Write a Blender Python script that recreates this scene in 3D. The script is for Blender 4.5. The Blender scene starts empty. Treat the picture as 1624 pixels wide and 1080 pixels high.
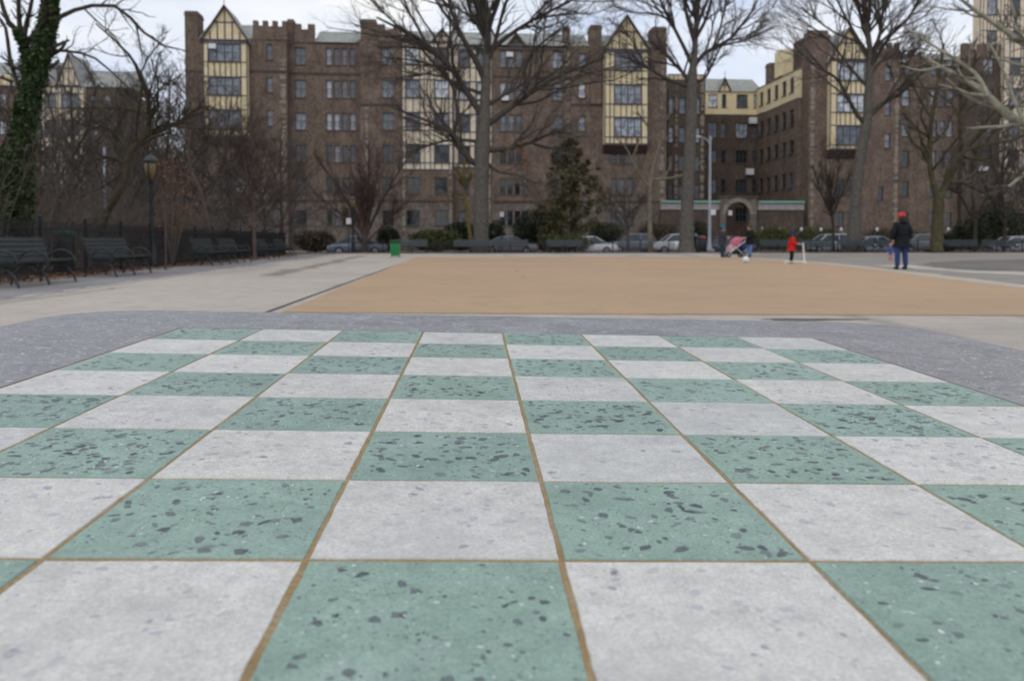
import bpy, math, random
import numpy as np
from mathutils import Vector, Matrix
random.seed(7); rng = np.random.default_rng(11)
sc = bpy.context.scene
COL = sc.collection
R = math.radians

# ------------------------------------------------------------------ camera, sky, sun, exposure
FPX, CX, CY, HC = 1272.0, 812.0, 420.0, 0.86          # the lens axis meets the picture above its middle
PITCH = math.atan((CY - 382.0) / FPX)
cam_d = bpy.data.cameras.new('camera'); cam = bpy.data.objects.new('camera', cam_d); COL.objects.link(cam)
cam.location = (0, 0, HC); cam.rotation_euler = (math.pi / 2 - PITCH, 0, 0)
cam_d.sensor_width = 36; cam_d.lens = 36 * FPX / 1624; cam_d.shift_y = -(540 - CY) / 1624; cam_d.clip_start = 0.01; cam_d.clip_end = 3000
cam_d.dof.use_dof = True; cam_d.dof.focus_distance = 0.36; cam_d.dof.aperture_fstop = 25
sc.camera = cam
SUN_EL, SUN_AZ = R(48), R(200)
w = bpy.data.worlds.new('World'); sc.world = w; w.use_nodes = True
nt = w.node_tree; nt.nodes.clear()
wo = nt.nodes.new('ShaderNodeOutputWorld'); bg = nt.nodes.new('ShaderNodeBackground')
sky = nt.nodes.new('ShaderNodeTexSky'); sky.sky_type = 'NISHITA'; sky.sun_disc = False
sky.sun_elevation = SUN_EL; sky.sun_rotation = SUN_AZ; sky.air_density = 1.0; sky.dust_density = 2.0
tc = nt.nodes.new('ShaderNodeTexCoord'); mp = nt.nodes.new('ShaderNodeMapping'); mp.inputs['Scale'].default_value = (1, 1, 3.0)
nz = nt.nodes.new('ShaderNodeTexNoise'); nz.inputs['Scale'].default_value = 3.2; nz.inputs['Detail'].default_value = 5
cr = nt.nodes.new('ShaderNodeValToRGB')
cr.color_ramp.elements[0].position = 0.32; cr.color_ramp.elements[0].color = (0.62, 0.71, 0.90, 1)
cr.color_ramp.elements[1].position = 0.66; cr.color_ramp.elements[1].color = (1.0, 1.0, 1.0, 1)
mul = nt.nodes.new('ShaderNodeMix'); mul.data_type = 'RGBA'; mul.blend_type = 'MULTIPLY'; mul.inputs[0].default_value = 1
mul.inputs[7].default_value = (11.2, 11.15, 11.1, 1)
mix = nt.nodes.new('ShaderNodeMix'); mix.data_type = 'RGBA'; mix.inputs[0].default_value = 0.86
L = nt.links.new
L(tc.outputs['Generated'], mp.inputs[0]); L(mp.outputs[0], nz.inputs['Vector']); L(nz.outputs[0], cr.inputs[0])
L(cr.outputs[0], mul.inputs[6]); L(sky.outputs[0], mix.inputs[6]); L(mul.outputs[2], mix.inputs[7])
L(mix.outputs[2], bg.inputs[0]); bg.inputs[1].default_value = 0.1; L(bg.outputs[0], wo.inputs[0])
sd = bpy.data.lights.new('sun', 'SUN'); sd.energy = 0.6; sd.angle = R(30); sd.color = (1, 0.96, 0.9)
so = bpy.data.objects.new('sun', sd); COL.objects.link(so)
so.rotation_euler = (math.pi / 2 - SUN_EL, 0, math.pi - SUN_AZ)
sc.view_settings.view_transform = 'Standard'; sc.view_settings.look = 'None'
sc.view_settings.exposure = 0; sc.view_settings.gamma = 1; sc.view_settings.use_curve_mapping = False

# ------------------------------------------------------------------ survey helpers: lines of sight -> places
cp, sp_ = math.cos(PITCH), math.sin(PITCH)
def ray(px, py):
    a = (px - CX) / FPX; b = (CY - py) / FPX
    return np.array([a, cp + sp_ * b, -sp_ + cp * b])
def W(px, py, Y):
    d = ray(px, py); return np.array([0, 0, HC]) + d * (Y / d[1])
def G(px, py, z=0.0):
    d = ray(px, py); return np.array([0, 0, HC]) + d * ((z - HC) / d[2])
TH = R(4.5); ct, st = math.cos(TH), math.sin(TH)
ORG = W(297, 382, 88.0); ORG[2] = 0
EU = np.array([ct, st, 0]); EV = np.array([-st, ct, 0])
def F(u, v, z=0.0): return ORG + EU * u + EV * v + np.array([0, 0, z])
def uz(px, py, v=0.0):
    d = ray(px, py); o = np.array([0, 0, HC]) - ORG
    t = (v - o @ EV) / (d @ EV); p = o + d * t
    return p @ EU, p[2]
def UX(px, v=0.0): return uz(px, 382, v)[0]
def ppm(Y): return FPX / Y

# ------------------------------------------------------------------ object helpers
def setp(o, label=None, cat=None, group=None, kind=None):
    if label: o['label'] = label
    if cat: o['category'] = cat
    if group: o['group'] = group
    if kind: o['kind'] = kind
    return o
def empty(name, loc, rz=0.0, label=None, cat=None, group=None):
    o = bpy.data.objects.new(name, None); COL.objects.link(o); o.empty_display_size = 0.1
    o.location = loc; o.rotation_euler = (0, 0, rz); return setp(o, label, cat, group)
def link(name, me, parent=None, loc=(0, 0, 0)):
    o = bpy.data.objects.new(name, me); COL.objects.link(o); o.location = loc
    if parent: o.parent = parent
    return o
def children(o): return list(o.children)
def copy_tree(o, parent=None):
    c = o.copy(); COL.objects.link(c)
    if parent: c.parent = parent
    for ch in children(o): copy_tree(ch, c)
    return c
class MB:
    def __init__(s): s.v = []; s.f = []; s.m = []
    def face(s, pts, mi=0):
        n = len(s.v); s.v += [tuple(map(float, p)) for p in pts]; s.f.append(tuple(range(n, n + len(pts)))); s.m.append(mi)
    def box(s, x0, x1, y0, y1, z0, z1, mi=0):
        n = len(s.v)
        s.v += [(x0, y0, z0), (x1, y0, z0), (x1, y1, z0), (x0, y1, z0), (x0, y0, z1), (x1, y0, z1), (x1, y1, z1), (x0, y1, z1)]
        for q in ((3, 2, 1, 0), (4, 5, 6, 7), (0, 1, 5, 4), (1, 2, 6, 5), (2, 3, 7, 6), (3, 0, 4, 7)):
            s.f.append(tuple(n + i for i in q)); s.m.append(mi)
        return s
    def prism(s, poly, d, mi=0):               # poly: 3-D ring, d: extrusion vector
        n = len(s.v); k = len(poly); d = np.array(d, float)
        s.v += [tuple(map(float, p)) for p in poly] + [tuple(np.array(p, float) + d) for p in poly]
        s.f.append(tuple(n + i for i in range(k))); s.f.append(tuple(n + k + i for i in reversed(range(k)))); s.m += [mi, mi]
        for i in range(k):
            j = (i + 1) % k; s.f.append((n + j, n + i, n + k + i, n + k + j)); s.m.append(mi)
        return s
    def bar(s, a, b, w, h, up=(0, 0, 1), mi=0):   # rectangular bar
        a = np.array(a, float); b = np.array(b, float); t = b - a; t /= np.linalg.norm(t)
        x = np.cross(t, up); l = np.linalg.norm(x)
        if l < 1e-4: x = np.cross(t, (1, 0, 0)); l = np.linalg.norm(x)
        x /= l; y = np.cross(x, t)
        return s.prism([a - x * w / 2 - y * h / 2, a + x * w / 2 - y * h / 2, a + x * w / 2 + y * h / 2, a - x * w / 2 + y * h / 2], b - a, mi)
    def tube(s, pts, rad, n=8, mi=0):
        pts = np.array(pts, float); K = len(pts); rad = np.broadcast_to(np.array(rad, float), (K,))
        v, f = tubes(pts[None], rad[None], n, caps=True); o = len(s.v)
        s.v += [tuple(p) for p in v]; s.f += [tuple(int(i) + o for i in q) for q in f]; s.m += [mi] * len(f)
        s.f.append(tuple(o + i for i in range(n))); s.f.append(tuple(o + (K - 1) * n + i for i in reversed(range(n)))); s.m += [mi, mi]
        return s
    def lathe(s, prof, c=(0, 0, 0), n=14, mi=0):
        o = len(s.v); c = np.array(c, float)
        for r, z in prof:
            for i in range(n):
                a = 2 * math.pi * i / n; s.v.append((c[0] + r * math.cos(a), c[1] + r * math.sin(a), c[2] + z))
        for k in range(len(prof) - 1):
            for i in range(n):
                j = (i + 1) % n; s.f.append((o + k * n + i, o + k * n + j, o + (k + 1) * n + j, o + (k + 1) * n + i)); s.m.append(mi)
        s.f.append(tuple(o + i for i in reversed(range(n)))); s.f.append(tuple(o + (len(prof) - 1) * n + i for i in range(n))); s.m += [mi, mi]
        return s
    def ball(s, c, r, n=12, m=8, sx=1, sy=1, sz=1, mi=0):
        return s.ell(c, (r * sx, r * sy, r * sz), n, m, mi)
    def ell(s, c, r, n=12, m=8, mi=0):
        o = len(s.v)
        for k in range(m + 1):
            p = math.pi * (0.02 + 0.96 * k / m) - math.pi / 2
            for i in range(n):
                a = 2 * math.pi * i / n
                s.v.append((c[0] + r[0] * math.cos(p) * math.cos(a), c[1] + r[1] * math.cos(p) * math.sin(a), c[2] + r[2] * math.sin(p)))
        for k in range(m):
            for i in range(n):
                j = (i + 1) % n; s.f.append((o + k * n + i, o + k * n + j, o + (k + 1) * n + j, o + (k + 1) * n + i)); s.m.append(mi)
        s.f.append(tuple(o + i for i in reversed(range(n)))); s.f.append(tuple(o + m * n + i for i in range(n))); s.m += [mi, mi]
        return s
    def mesh(s, name, mats, smooth=False):
        me = bpy.data.meshes.new(name); me.from_pydata(s.v, [], s.f)
        for m_ in (mats if isinstance(mats, (list, tuple)) else [mats]): me.materials.append(m_)
        if any(s.m): me.polygons.foreach_set('material_index', s.m)
        if smooth: me.shade_smooth()
        me.update(); return me
    def build(s, name, mats, parent=None, smooth=False, loc=(0, 0, 0)):
        return link(name, s.mesh(name, mats, smooth), parent, loc)
def tubes(P, RR, S=4, caps=False):
    N, K, _ = P.shape
    T = np.empty_like(P); T[:, 1:-1] = P[:, 2:] - P[:, :-2]; T[:, 0] = P[:, 1] - P[:, 0]; T[:, -1] = P[:, -1] - P[:, -2]
    T /= np.maximum(np.linalg.norm(T, axis=2, keepdims=True), 1e-9)
    m = P[:, -1] - P[:, 0]; ref = np.zeros((N, 3)); ax = np.argmin(np.abs(m), axis=1); ref[np.arange(N), ax] = 1
    A = np.cross(T, ref[:, None, :]); A /= np.maximum(np.linalg.norm(A, axis=2, keepdims=True), 1e-9); B = np.cross(T, A)
    an = np.arange(S) * 2 * math.pi / S
    V = P[:, :, None, :] + RR[:, :, None, None] * (A[:, :, None, :] * np.cos(an)[None, None, :, None] + B[:, :, None, :] * np.sin(an)[None, None, :, None])
    idx = np.arange(N * K * S).reshape(N, K, S); nx = np.roll(idx, -1, axis=2)
    f = np.stack([idx[:, :-1], nx[:, :-1], nx[:, 1:], idx[:, 1:]], axis=-1).reshape(-1, 4)
    return V.reshape(-1, 3), f
def mesh_np(name, V, Fq, mat, smooth=True):
    me = bpy.data.meshes.new(name); k = Fq.shape[1]
    me.vertices.add(len(V)); me.vertices.foreach_set('co', np.asarray(V, np.float32).ravel())
    me.loops.add(Fq.size); me.loops.foreach_set('vertex_index', Fq.astype(np.int32).ravel())
    me.polygons.add(len(Fq)); me.polygons.foreach_set('loop_start', np.arange(0, Fq.size, k, dtype=np.int32))
    me.materials.append(mat); me.update(calc_edges=True)
    if smooth: me.shade_smooth()
    return me

# ------------------------------------------------------------------ materials
MATS = {}
class NT:
    def __init__(s, name, rough=0.8, spec=0.3):
        s.m = bpy.data.materials.new(name); s.m.use_nodes = True; s.t = s.m.node_tree; s.b = s.t.nodes['Principled BSDF']
        s.b.inputs['Roughness'].default_value = rough; s.b.inputs['Specular IOR Level'].default_value = spec
        s.co = s.t.nodes.new('ShaderNodeTexCoord')
    def n(s, ty, **kw):
        x = s.t.nodes.new(ty)
        for k, v in kw.items():
            if k in x.inputs and not hasattr(x, k): s.set(x.inputs[k], v)
            elif hasattr(x, k): setattr(x, k, v)
            else: s.set(x.inputs[k], v)
        return x
    def set(s, inp, v):
        if hasattr(v, 'is_linked') or hasattr(v, 'links'): s.t.links.new(v, inp)
        elif hasattr(inp, 'default_value'):
            inp.default_value = (*v, 1) if (isinstance(v, tuple) and len(v) == 3 and inp.type == 'RGBA') else v
    def noise(s, vec, scale, detail=4, rough=0.55, dist=0.0):
        x = s.t.nodes.new('ShaderNodeTexNoise'); s.t.links.new(vec, x.inputs['Vector']); x.inputs['Scale'].default_value = scale
        x.inputs['Detail'].default_value = detail; x.inputs['Roughness'].default_value = rough; x.inputs['Distortion'].default_value = dist
        return x.outputs[0]
    def map(s, vec, scale=(1, 1, 1), loc=(0, 0, 0), rot=(0, 0, 0)):
        x = s.t.nodes.new('ShaderNodeMapping'); s.t.links.new(vec, x.inputs[0])
        x.inputs['Scale'].default_value = scale; s.set(x.inputs['Location'], loc); x.inputs['Rotation'].default_value = rot; return x.outputs[0]
    def ramp(s, fac, stops):
        x = s.t.nodes.new('ShaderNodeValToRGB'); s.t.links.new(fac, x.inputs[0]); e = x.color_ramp.elements
        while len(e) < len(stops): e.new(0.5)
        for q, (p, c) in zip(e, stops):
            q.position = p; q.color = (*c, 1) if isinstance(c, tuple) else (c, c, c, 1)
        return x.outputs[0]
    def mix(s, fac, a, b, mode='MIX'):
        x = s.t.nodes.new('ShaderNodeMix'); x.data_type = 'RGBA'; x.blend_type = mode
        s.set(x.inputs[0], fac); s.set(x.inputs[6], a); s.set(x.inputs[7], b); return x.outputs[2]
    def math(s, op, a, b=0.0):
        x = s.t.nodes.new('ShaderNodeMath'); x.operation = op; s.set(x.inputs[0], a); s.set(x.inputs[1], b); return x.outputs[0]
    def out(s, col=None, rough=None, bump=None, bs=0.3, bd=0.01):
        if col is not None: s.set(s.b.inputs['Base Color'], col)
        if rough is not None: s.set(s.b.inputs['Roughness'], rough)
        if bump is not None:
            x = s.t.nodes.new('ShaderNodeBump'); s.t.links.new(bump, x.inputs['Height']); x.inputs['Strength'].default_value = bs
            x.inputs['Distance'].default_value = bd; s.t.links.new(x.outputs[0], s.b.inputs['Normal'])
        MATS[s.m.name] = s.m; return s.m
def mul3(c, k): return tuple(min(1, x * k) for x in c)
def basic(name, c, var=0.25, scale=6, rough=0.7, spec=0.3, bump=0.0, bd=0.01, metal=0.0):
    t = NT(name, rough, spec); ob = t.co.outputs['Object']; a = t.noise(ob, scale, 5); b = t.noise(ob, scale * 7, 3)
    k = t.math('ADD', t.math('MULTIPLY', a, 0.65), t.math('MULTIPLY', b, 0.35))
    col = t.ramp(k, [(0.3, mul3(c, 1 - var)), (0.7, mul3(c, 1 + var))]); t.b.inputs['Metallic'].default_value = metal
    return t.out(col, bump=b if bump else None, bs=bump, bd=bd)
def leafmat(name, c1, c2, c3, rough=0.55):
    t = NT(name, rough, 0.3); g = t.n('ShaderNodeNewGeometry'); 
    return t.out(t.ramp(g.outputs['Random Per Island'], [(0.0, c1), (0.55, c2), (1.0, c3)]))
def brickmat(name, cs, mortar, bw=0.22, bh=0.075):
    t = NT(name, 0.9, 0.15); ob = t.co.outputs['Object']
    sep = t.n('ShaderNodeSeparateXYZ'); t.set(sep.inputs[0], ob); cmb = t.n('ShaderNodeCombineXYZ')
    t.set(cmb.inputs[0], t.math('ADD', sep.outputs[0], sep.outputs[1])); t.set(cmb.inputs[1], sep.outputs[2])
    br = t.n('ShaderNodeTexBrick'); t.set(br.inputs['Vector'], cmb.outputs[0]); br.inputs['Scale'].default_value = 1
    br.inputs['Brick Width'].default_value = bw; br.inputs['Row Height'].default_value = bh; br.inputs['Mortar Size'].default_value = 0.008
    t.set(br.inputs['Color1'], cs[0]); t.set(br.inputs['Color2'], cs[1]); t.set(br.inputs['Mortar'], mortar); br.inputs['Bias'].default_value = -0.1
    a = t.noise(ob, 0.55, 7, 0.7); g2 = t.noise(ob, 3.2, 4, 0.7); b = t.noise(t.map(ob, (3, 3, 0.5)), 0.9, 4)
    col = t.mix(0.55, br.outputs[0], t.ramp(a, [(0.32, mul3(cs[2], 0.6)), (0.5, cs[2]), (0.66, mul3(cs[2], 1.7))]))
    col = t.mix(t.ramp(g2, [(0.36, 0.6), (0.5, 0.0)]), col, mul3(cs[2], 0.45)); col = t.mix(t.ramp(g2, [(0.54, 0.0), (0.72, 0.4)]), col, (mul3((cs[2][0], cs[2][1] * 1.06, cs[2][2] * 1.08), 2.1)))
    col = t.mix(t.ramp(b, [(0.45, 0.0), (0.75, 0.5)]), col, mul3(cs[2], 0.45))
    return t.out(col, bump=br.outputs[1], bs=0.3, bd=-0.01)
brick = brickmat('brown_brick', [(0.200, 0.136, 0.102), (0.122, 0.092, 0.074), (0.166, 0.122, 0.094)], (0.24, 0.205, 0.18))
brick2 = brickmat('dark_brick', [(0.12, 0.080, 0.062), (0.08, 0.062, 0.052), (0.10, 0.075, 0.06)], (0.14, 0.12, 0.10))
stonem = brickmat('rough_base_stone', [(0.20, 0.165, 0.135), (0.125, 0.103, 0.09), (0.165, 0.135, 0.113)], (0.19, 0.17, 0.15), 0.6, 0.22)
quoinm = basic('quoin_stone', (0.27, 0.235, 0.19), 0.5, 2.5, 0.9)
capm = basic('brown_stone', (0.10, 0.075, 0.062), 0.3, 2, 0.9)
yellow = basic('yellow_stucco', (0.74, 0.615, 0.38), 0.16, 1.2, 0.85)
cream = basic('cream_stucco', (0.70, 0.60, 0.45), 0.16, 1.2, 0.85)
timber = basic('grey_timber', (0.10, 0.098, 0.12), 0.3, 3, 0.8)
barge = basic('brown_bargeboard', (0.075, 0.05, 0.042), 0.3, 3, 0.8)
copper = basic('green_copper', (0.22, 0.40, 0.33), 0.2, 2, 0.7)
limestone = basic('pale_limestone', (0.32, 0.30, 0.29), 0.2, 2, 0.85)
def slatemat():
    t = NT('roof_slate', 0.75, 0.3); ob = t.co.outputs['Object']
    sep = t.n('ShaderNodeSeparateXYZ'); t.set(sep.inputs[0], ob); cmb = t.n('ShaderNodeCombineXYZ')
    t.set(cmb.inputs[0], t.math('ADD', sep.outputs[0], t.math('MULTIPLY', sep.outputs[1], 0.3))); t.set(cmb.inputs[1], sep.outputs[2])
    br = t.n('ShaderNodeTexBrick'); t.set(br.inputs['Vector'], cmb.outputs[0]); br.inputs['Scale'].default_value = 1
    br.inputs['Brick Width'].default_value = 0.34; br.inputs['Row Height'].default_value = 0.2; br.inputs['Mortar Size'].default_value = 0.01
    t.set(br.inputs['Color1'], (0.33, 0.36, 0.33)); t.set(br.inputs['Color2'], (0.25, 0.255, 0.25)); t.set(br.inputs['Mortar'], (0.1, 0.1, 0.1))
    a = t.noise(ob, 1.1, 4); col = t.mix(t.ramp(a, [(0.5, 0.0), (0.65, 0.7)]), br.outputs[0], (0.36, 0.31, 0.23))
    return t.out(col, bump=br.outputs[1], bs=0.4, bd=-0.02)
slate = slatemat()
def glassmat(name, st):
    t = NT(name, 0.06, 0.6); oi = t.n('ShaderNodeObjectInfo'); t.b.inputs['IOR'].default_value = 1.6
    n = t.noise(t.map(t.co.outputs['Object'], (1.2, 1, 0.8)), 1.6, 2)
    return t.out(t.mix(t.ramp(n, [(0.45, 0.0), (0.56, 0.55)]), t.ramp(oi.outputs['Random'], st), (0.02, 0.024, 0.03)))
glass = glassmat('curtain_sky_glass', [(0.0, (0.05, 0.056, 0.066)), (0.3, (0.12, 0.135, 0.155)), (0.6, (0.24, 0.26, 0.30)), (0.82, (0.42, 0.45, 0.50)), (1.0, (0.68, 0.70, 0.73))])  # curtain tones, with a pale sky reflection painted in for upper storeys
glass_dark = glassmat('dark_reflection_glass', [(0.0, (0.010, 0.012, 0.014)), (0.7, (0.02, 0.023, 0.028)), (0.9, (0.06, 0.065, 0.075)), (1.0, (0.2, 0.21, 0.23))])  # dark reflection of trees put into the pane colour
winframe = basic('window_frame_paint', (0.075, 0.08, 0.095), 0.15, 3, 0.6)
white_paint = basic('white_paint', (0.75, 0.75, 0.75), 0.08, 5, 0.5)
blackiron = basic('black_iron', (0.012, 0.013, 0.014), 0.3, 8, 0.5, 0.4)
greypole = basic('grey_galvanised_pole', (0.36, 0.39, 0.43), 0.12, 6, 0.5, 0.5)
benchpaint = basic('dark_green_bench_paint', (0.016, 0.026, 0.028), 0.35, 9, 0.45, 0.5)
hoop = basic('bench_iron', (0.022, 0.026, 0.026), 0.3, 9, 0.5, 0.5)
soil = basic('leafy_soil', (0.085, 0.058, 0.042), 0.5, 1.5, 0.95, 0.1)
asphalt = basic('asphalt', (0.055, 0.055, 0.057), 0.25, 1.5, 0.9, 0.2)
walkm = basic('sidewalk_concrete', (0.30, 0.285, 0.27), 0.2, 0.8, 0.9, 0.2)
kerbm = basic('kerb_stone', (0.33, 0.31, 0.29), 0.2, 2, 0.9, 0.2)
bark = basic('grey_bark', (0.125, 0.115, 0.10), 0.45, 5, 0.95, 0.1, 0.9, 0.05)
barklimb = basic('weathered_limb_bark', (0.075, 0.066, 0.057), 0.4, 5, 0.95, 0.1, 0.8, 0.04)
barkdark = basic('dark_bark', (0.068, 0.058, 0.049), 0.4, 5, 0.95, 0.1, 0.8, 0.04)
barktwig = basic('twig_bark', (0.125, 0.104, 0.088), 0.3, 3, 0.95, 0.1)
barkpink = basic('pinkish_twig_bark', (0.105, 0.075, 0.066), 0.3, 3, 0.95, 0.1)
barkpale = basic('pale_plane_bark', (0.30, 0.285, 0.22), 0.5, 3.5, 0.9, 0.1)
barkmoss = basic('mossy_bark', (0.078, 0.068, 0.040), 0.55, 3, 0.95, 0.1, 0.7, 0.03)
barkbrown = basic('brown_mossy_bark', (0.062, 0.052, 0.033), 0.5, 4, 0.95, 0.1, 0.7, 0.03)
barkyoung = basic('tan_young_bark', (0.19, 0.165, 0.12), 0.5, 3, 0.95, 0.1)
barkyel = basic('yellow_bark', (0.19, 0.145, 0.06), 0.35, 3, 0.95, 0.1)
ivyleaf = leafmat('ivy_leaf', (0.018, 0.035, 0.010), (0.034, 0.062, 0.018), (0.075, 0.115, 0.036))
hollyleaf = leafmat('holly_leaf', (0.04, 0.040, 0.016), (0.095, 0.086, 0.033), (0.17, 0.145, 0.055))
darkleaf = leafmat('dark_shrub_leaf', (0.010, 0.016, 0.007), (0.022, 0.034, 0.013), (0.045, 0.062, 0.022))
greenleaf = leafmat('olive_shrub_leaf', (0.040, 0.052, 0.016), (0.082, 0.092, 0.030), (0.14, 0.14, 0.05))
brownleaf = leafmat('brown_hedge_leaf', (0.042, 0.032, 0.022), (0.075, 0.058, 0.036), (0.12, 0.09, 0.055))
orangeleaf = leafmat('withered_orange_leaf', (0.12, 0.05, 0.02), (0.21, 0.09, 0.035), (0.28, 0.14, 0.06), 0.8)
litterleaf = leafmat('fallen_leaf', (0.10, 0.05, 0.025), (0.19, 0.09, 0.04), (0.27, 0.15, 0.075), 0.9)
def groundmats():
    t = NT('plaza_concrete', 0.85, 0.25); ob = t.co.outputs['Object']
    a = t.noise(ob, 0.22, 6, 0.6); b = t.noise(ob, 3.0, 5, 0.65); c = t.noise(t.map(ob, (0.55, 0.055, 1), (3.1, 0, 0), (0, 0, R(4))), 1.0, 4, 0.5, 0.8)
    d = t.noise(ob, 45, 3, 0.7)
    col = t.ramp(a, [(0.3, (0.38, 0.335, 0.285)), (0.5, (0.495, 0.435, 0.36)), (0.72, (0.55, 0.485, 0.405))])
    col = t.mix(t.ramp(b, [(0.35, 0.5), (0.55, 0.0)]), col, (0.32, 0.295, 0.27))
    col = t.mix(t.ramp(c, [(0.585, 0.0), (0.64, 0.55)]), col, (0.20, 0.175, 0.15))
    col = t.mix(t.ramp(d, [(0.45, 0.25), (0.6, 0.0)]), col, (0.25, 0.24, 0.23))
    # the long damp streak that runs across the left of the plaza
    sx_ = t.n('ShaderNodeSeparateXYZ'); wv_ = t.n('ShaderNodeTexNoise'); t.set(wv_.inputs['Vector'], ob); wv_.inputs['Scale'].default_value = .35; wv_.inputs['Detail'].default_value = 6
    q0, q1 = G(425, 438), G(575, 406); an = math.atan2(q1[1] - q0[1], q1[0] - q0[0]); ln = float(np.linalg.norm(q1 - q0))
    xr = (math.cos(-an) * q0[0] - math.sin(-an) * q0[1]); yr = (math.sin(-an) * q0[0] + math.cos(-an) * q0[1])
    t.set(sx_.inputs[0], t.map(ob, (1, 1, 1), (-xr, -yr, 0), (0, 0, -an)))
    off = t.math('ABSOLUTE', t.math('ADD', sx_.outputs[1], t.math('MULTIPLY', t.math('SUBTRACT', wv_.outputs[0], .5), 1.3)))
    inx = t.math('MULTIPLY', t.math('GREATER_THAN', sx_.outputs[0], 0.0), t.math('LESS_THAN', sx_.outputs[0], ln))
    wd_ = t.math('MULTIPLY', t.math('SUBTRACT', .40, off), 4.0); cl_ = t.n('ShaderNodeClamp'); t.set(cl_.inputs[0], wd_)
    col = t.mix(t.math('MULTIPLY', t.math('MULTIPLY', cl_.outputs[0], inx), .62), col, (0.13, 0.105, 0.085))
    t.out(col, bump=d, bs=0.2, bd=0.003)
    t = NT('court_surface', 0.85, 0.25); ob = t.co.outputs['Object']
    a = t.noise(ob, 0.16, 5, 0.6); b = t.noise(t.map(ob, (0.5, 2.0, 1)), 0.9, 5); d = t.noise(ob, 60, 2, 0.7)
    col = t.ramp(a, [(0.3, (0.38, 0.262, 0.165)), (0.5, (0.445, 0.303, 0.183)), (0.72, (0.495, 0.328, 0.185))])
    col = t.mix(t.ramp(b, [(0.4, 0.22), (0.6, 0.0)]), col, (0.44, 0.325, 0.21))
    e1 = t.noise(ob, 1.6, 7, 0.72); e2 = t.noise(t.map(ob, (.25, 1.6, 1), rot=(0, 0, .5)), 1.3, 5, .6)
    col = t.mix(t.ramp(e1, [(0.34, 0.5), (0.48, 0.0)]), col, (0.30, 0.22, 0.155)); col = t.mix(t.ramp(e1, [(0.58, 0.0), (0.75, 0.4)]), col, (0.52, 0.385, 0.27)); col = t.mix(t.ramp(e2, [(0.6, 0.0), (0.72, 0.35)]), col, (0.33, 0.24, 0.165))
    col = t.mix(t.ramp(d, [(0.4, 0.3), (0.6, 0.0)]), col, (0.36, 0.25, 0.17))
    t.out(col, bump=d, bs=0.15, bd=0.002)
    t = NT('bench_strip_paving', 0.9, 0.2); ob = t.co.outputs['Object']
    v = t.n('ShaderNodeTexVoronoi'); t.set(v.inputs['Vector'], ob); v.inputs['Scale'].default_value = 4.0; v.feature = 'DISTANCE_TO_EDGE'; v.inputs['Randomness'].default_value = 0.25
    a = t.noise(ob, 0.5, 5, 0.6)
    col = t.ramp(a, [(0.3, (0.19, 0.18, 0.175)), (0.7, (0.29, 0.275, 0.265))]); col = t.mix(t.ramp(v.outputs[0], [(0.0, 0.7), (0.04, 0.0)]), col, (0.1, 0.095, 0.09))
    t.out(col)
groundmats()

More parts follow.
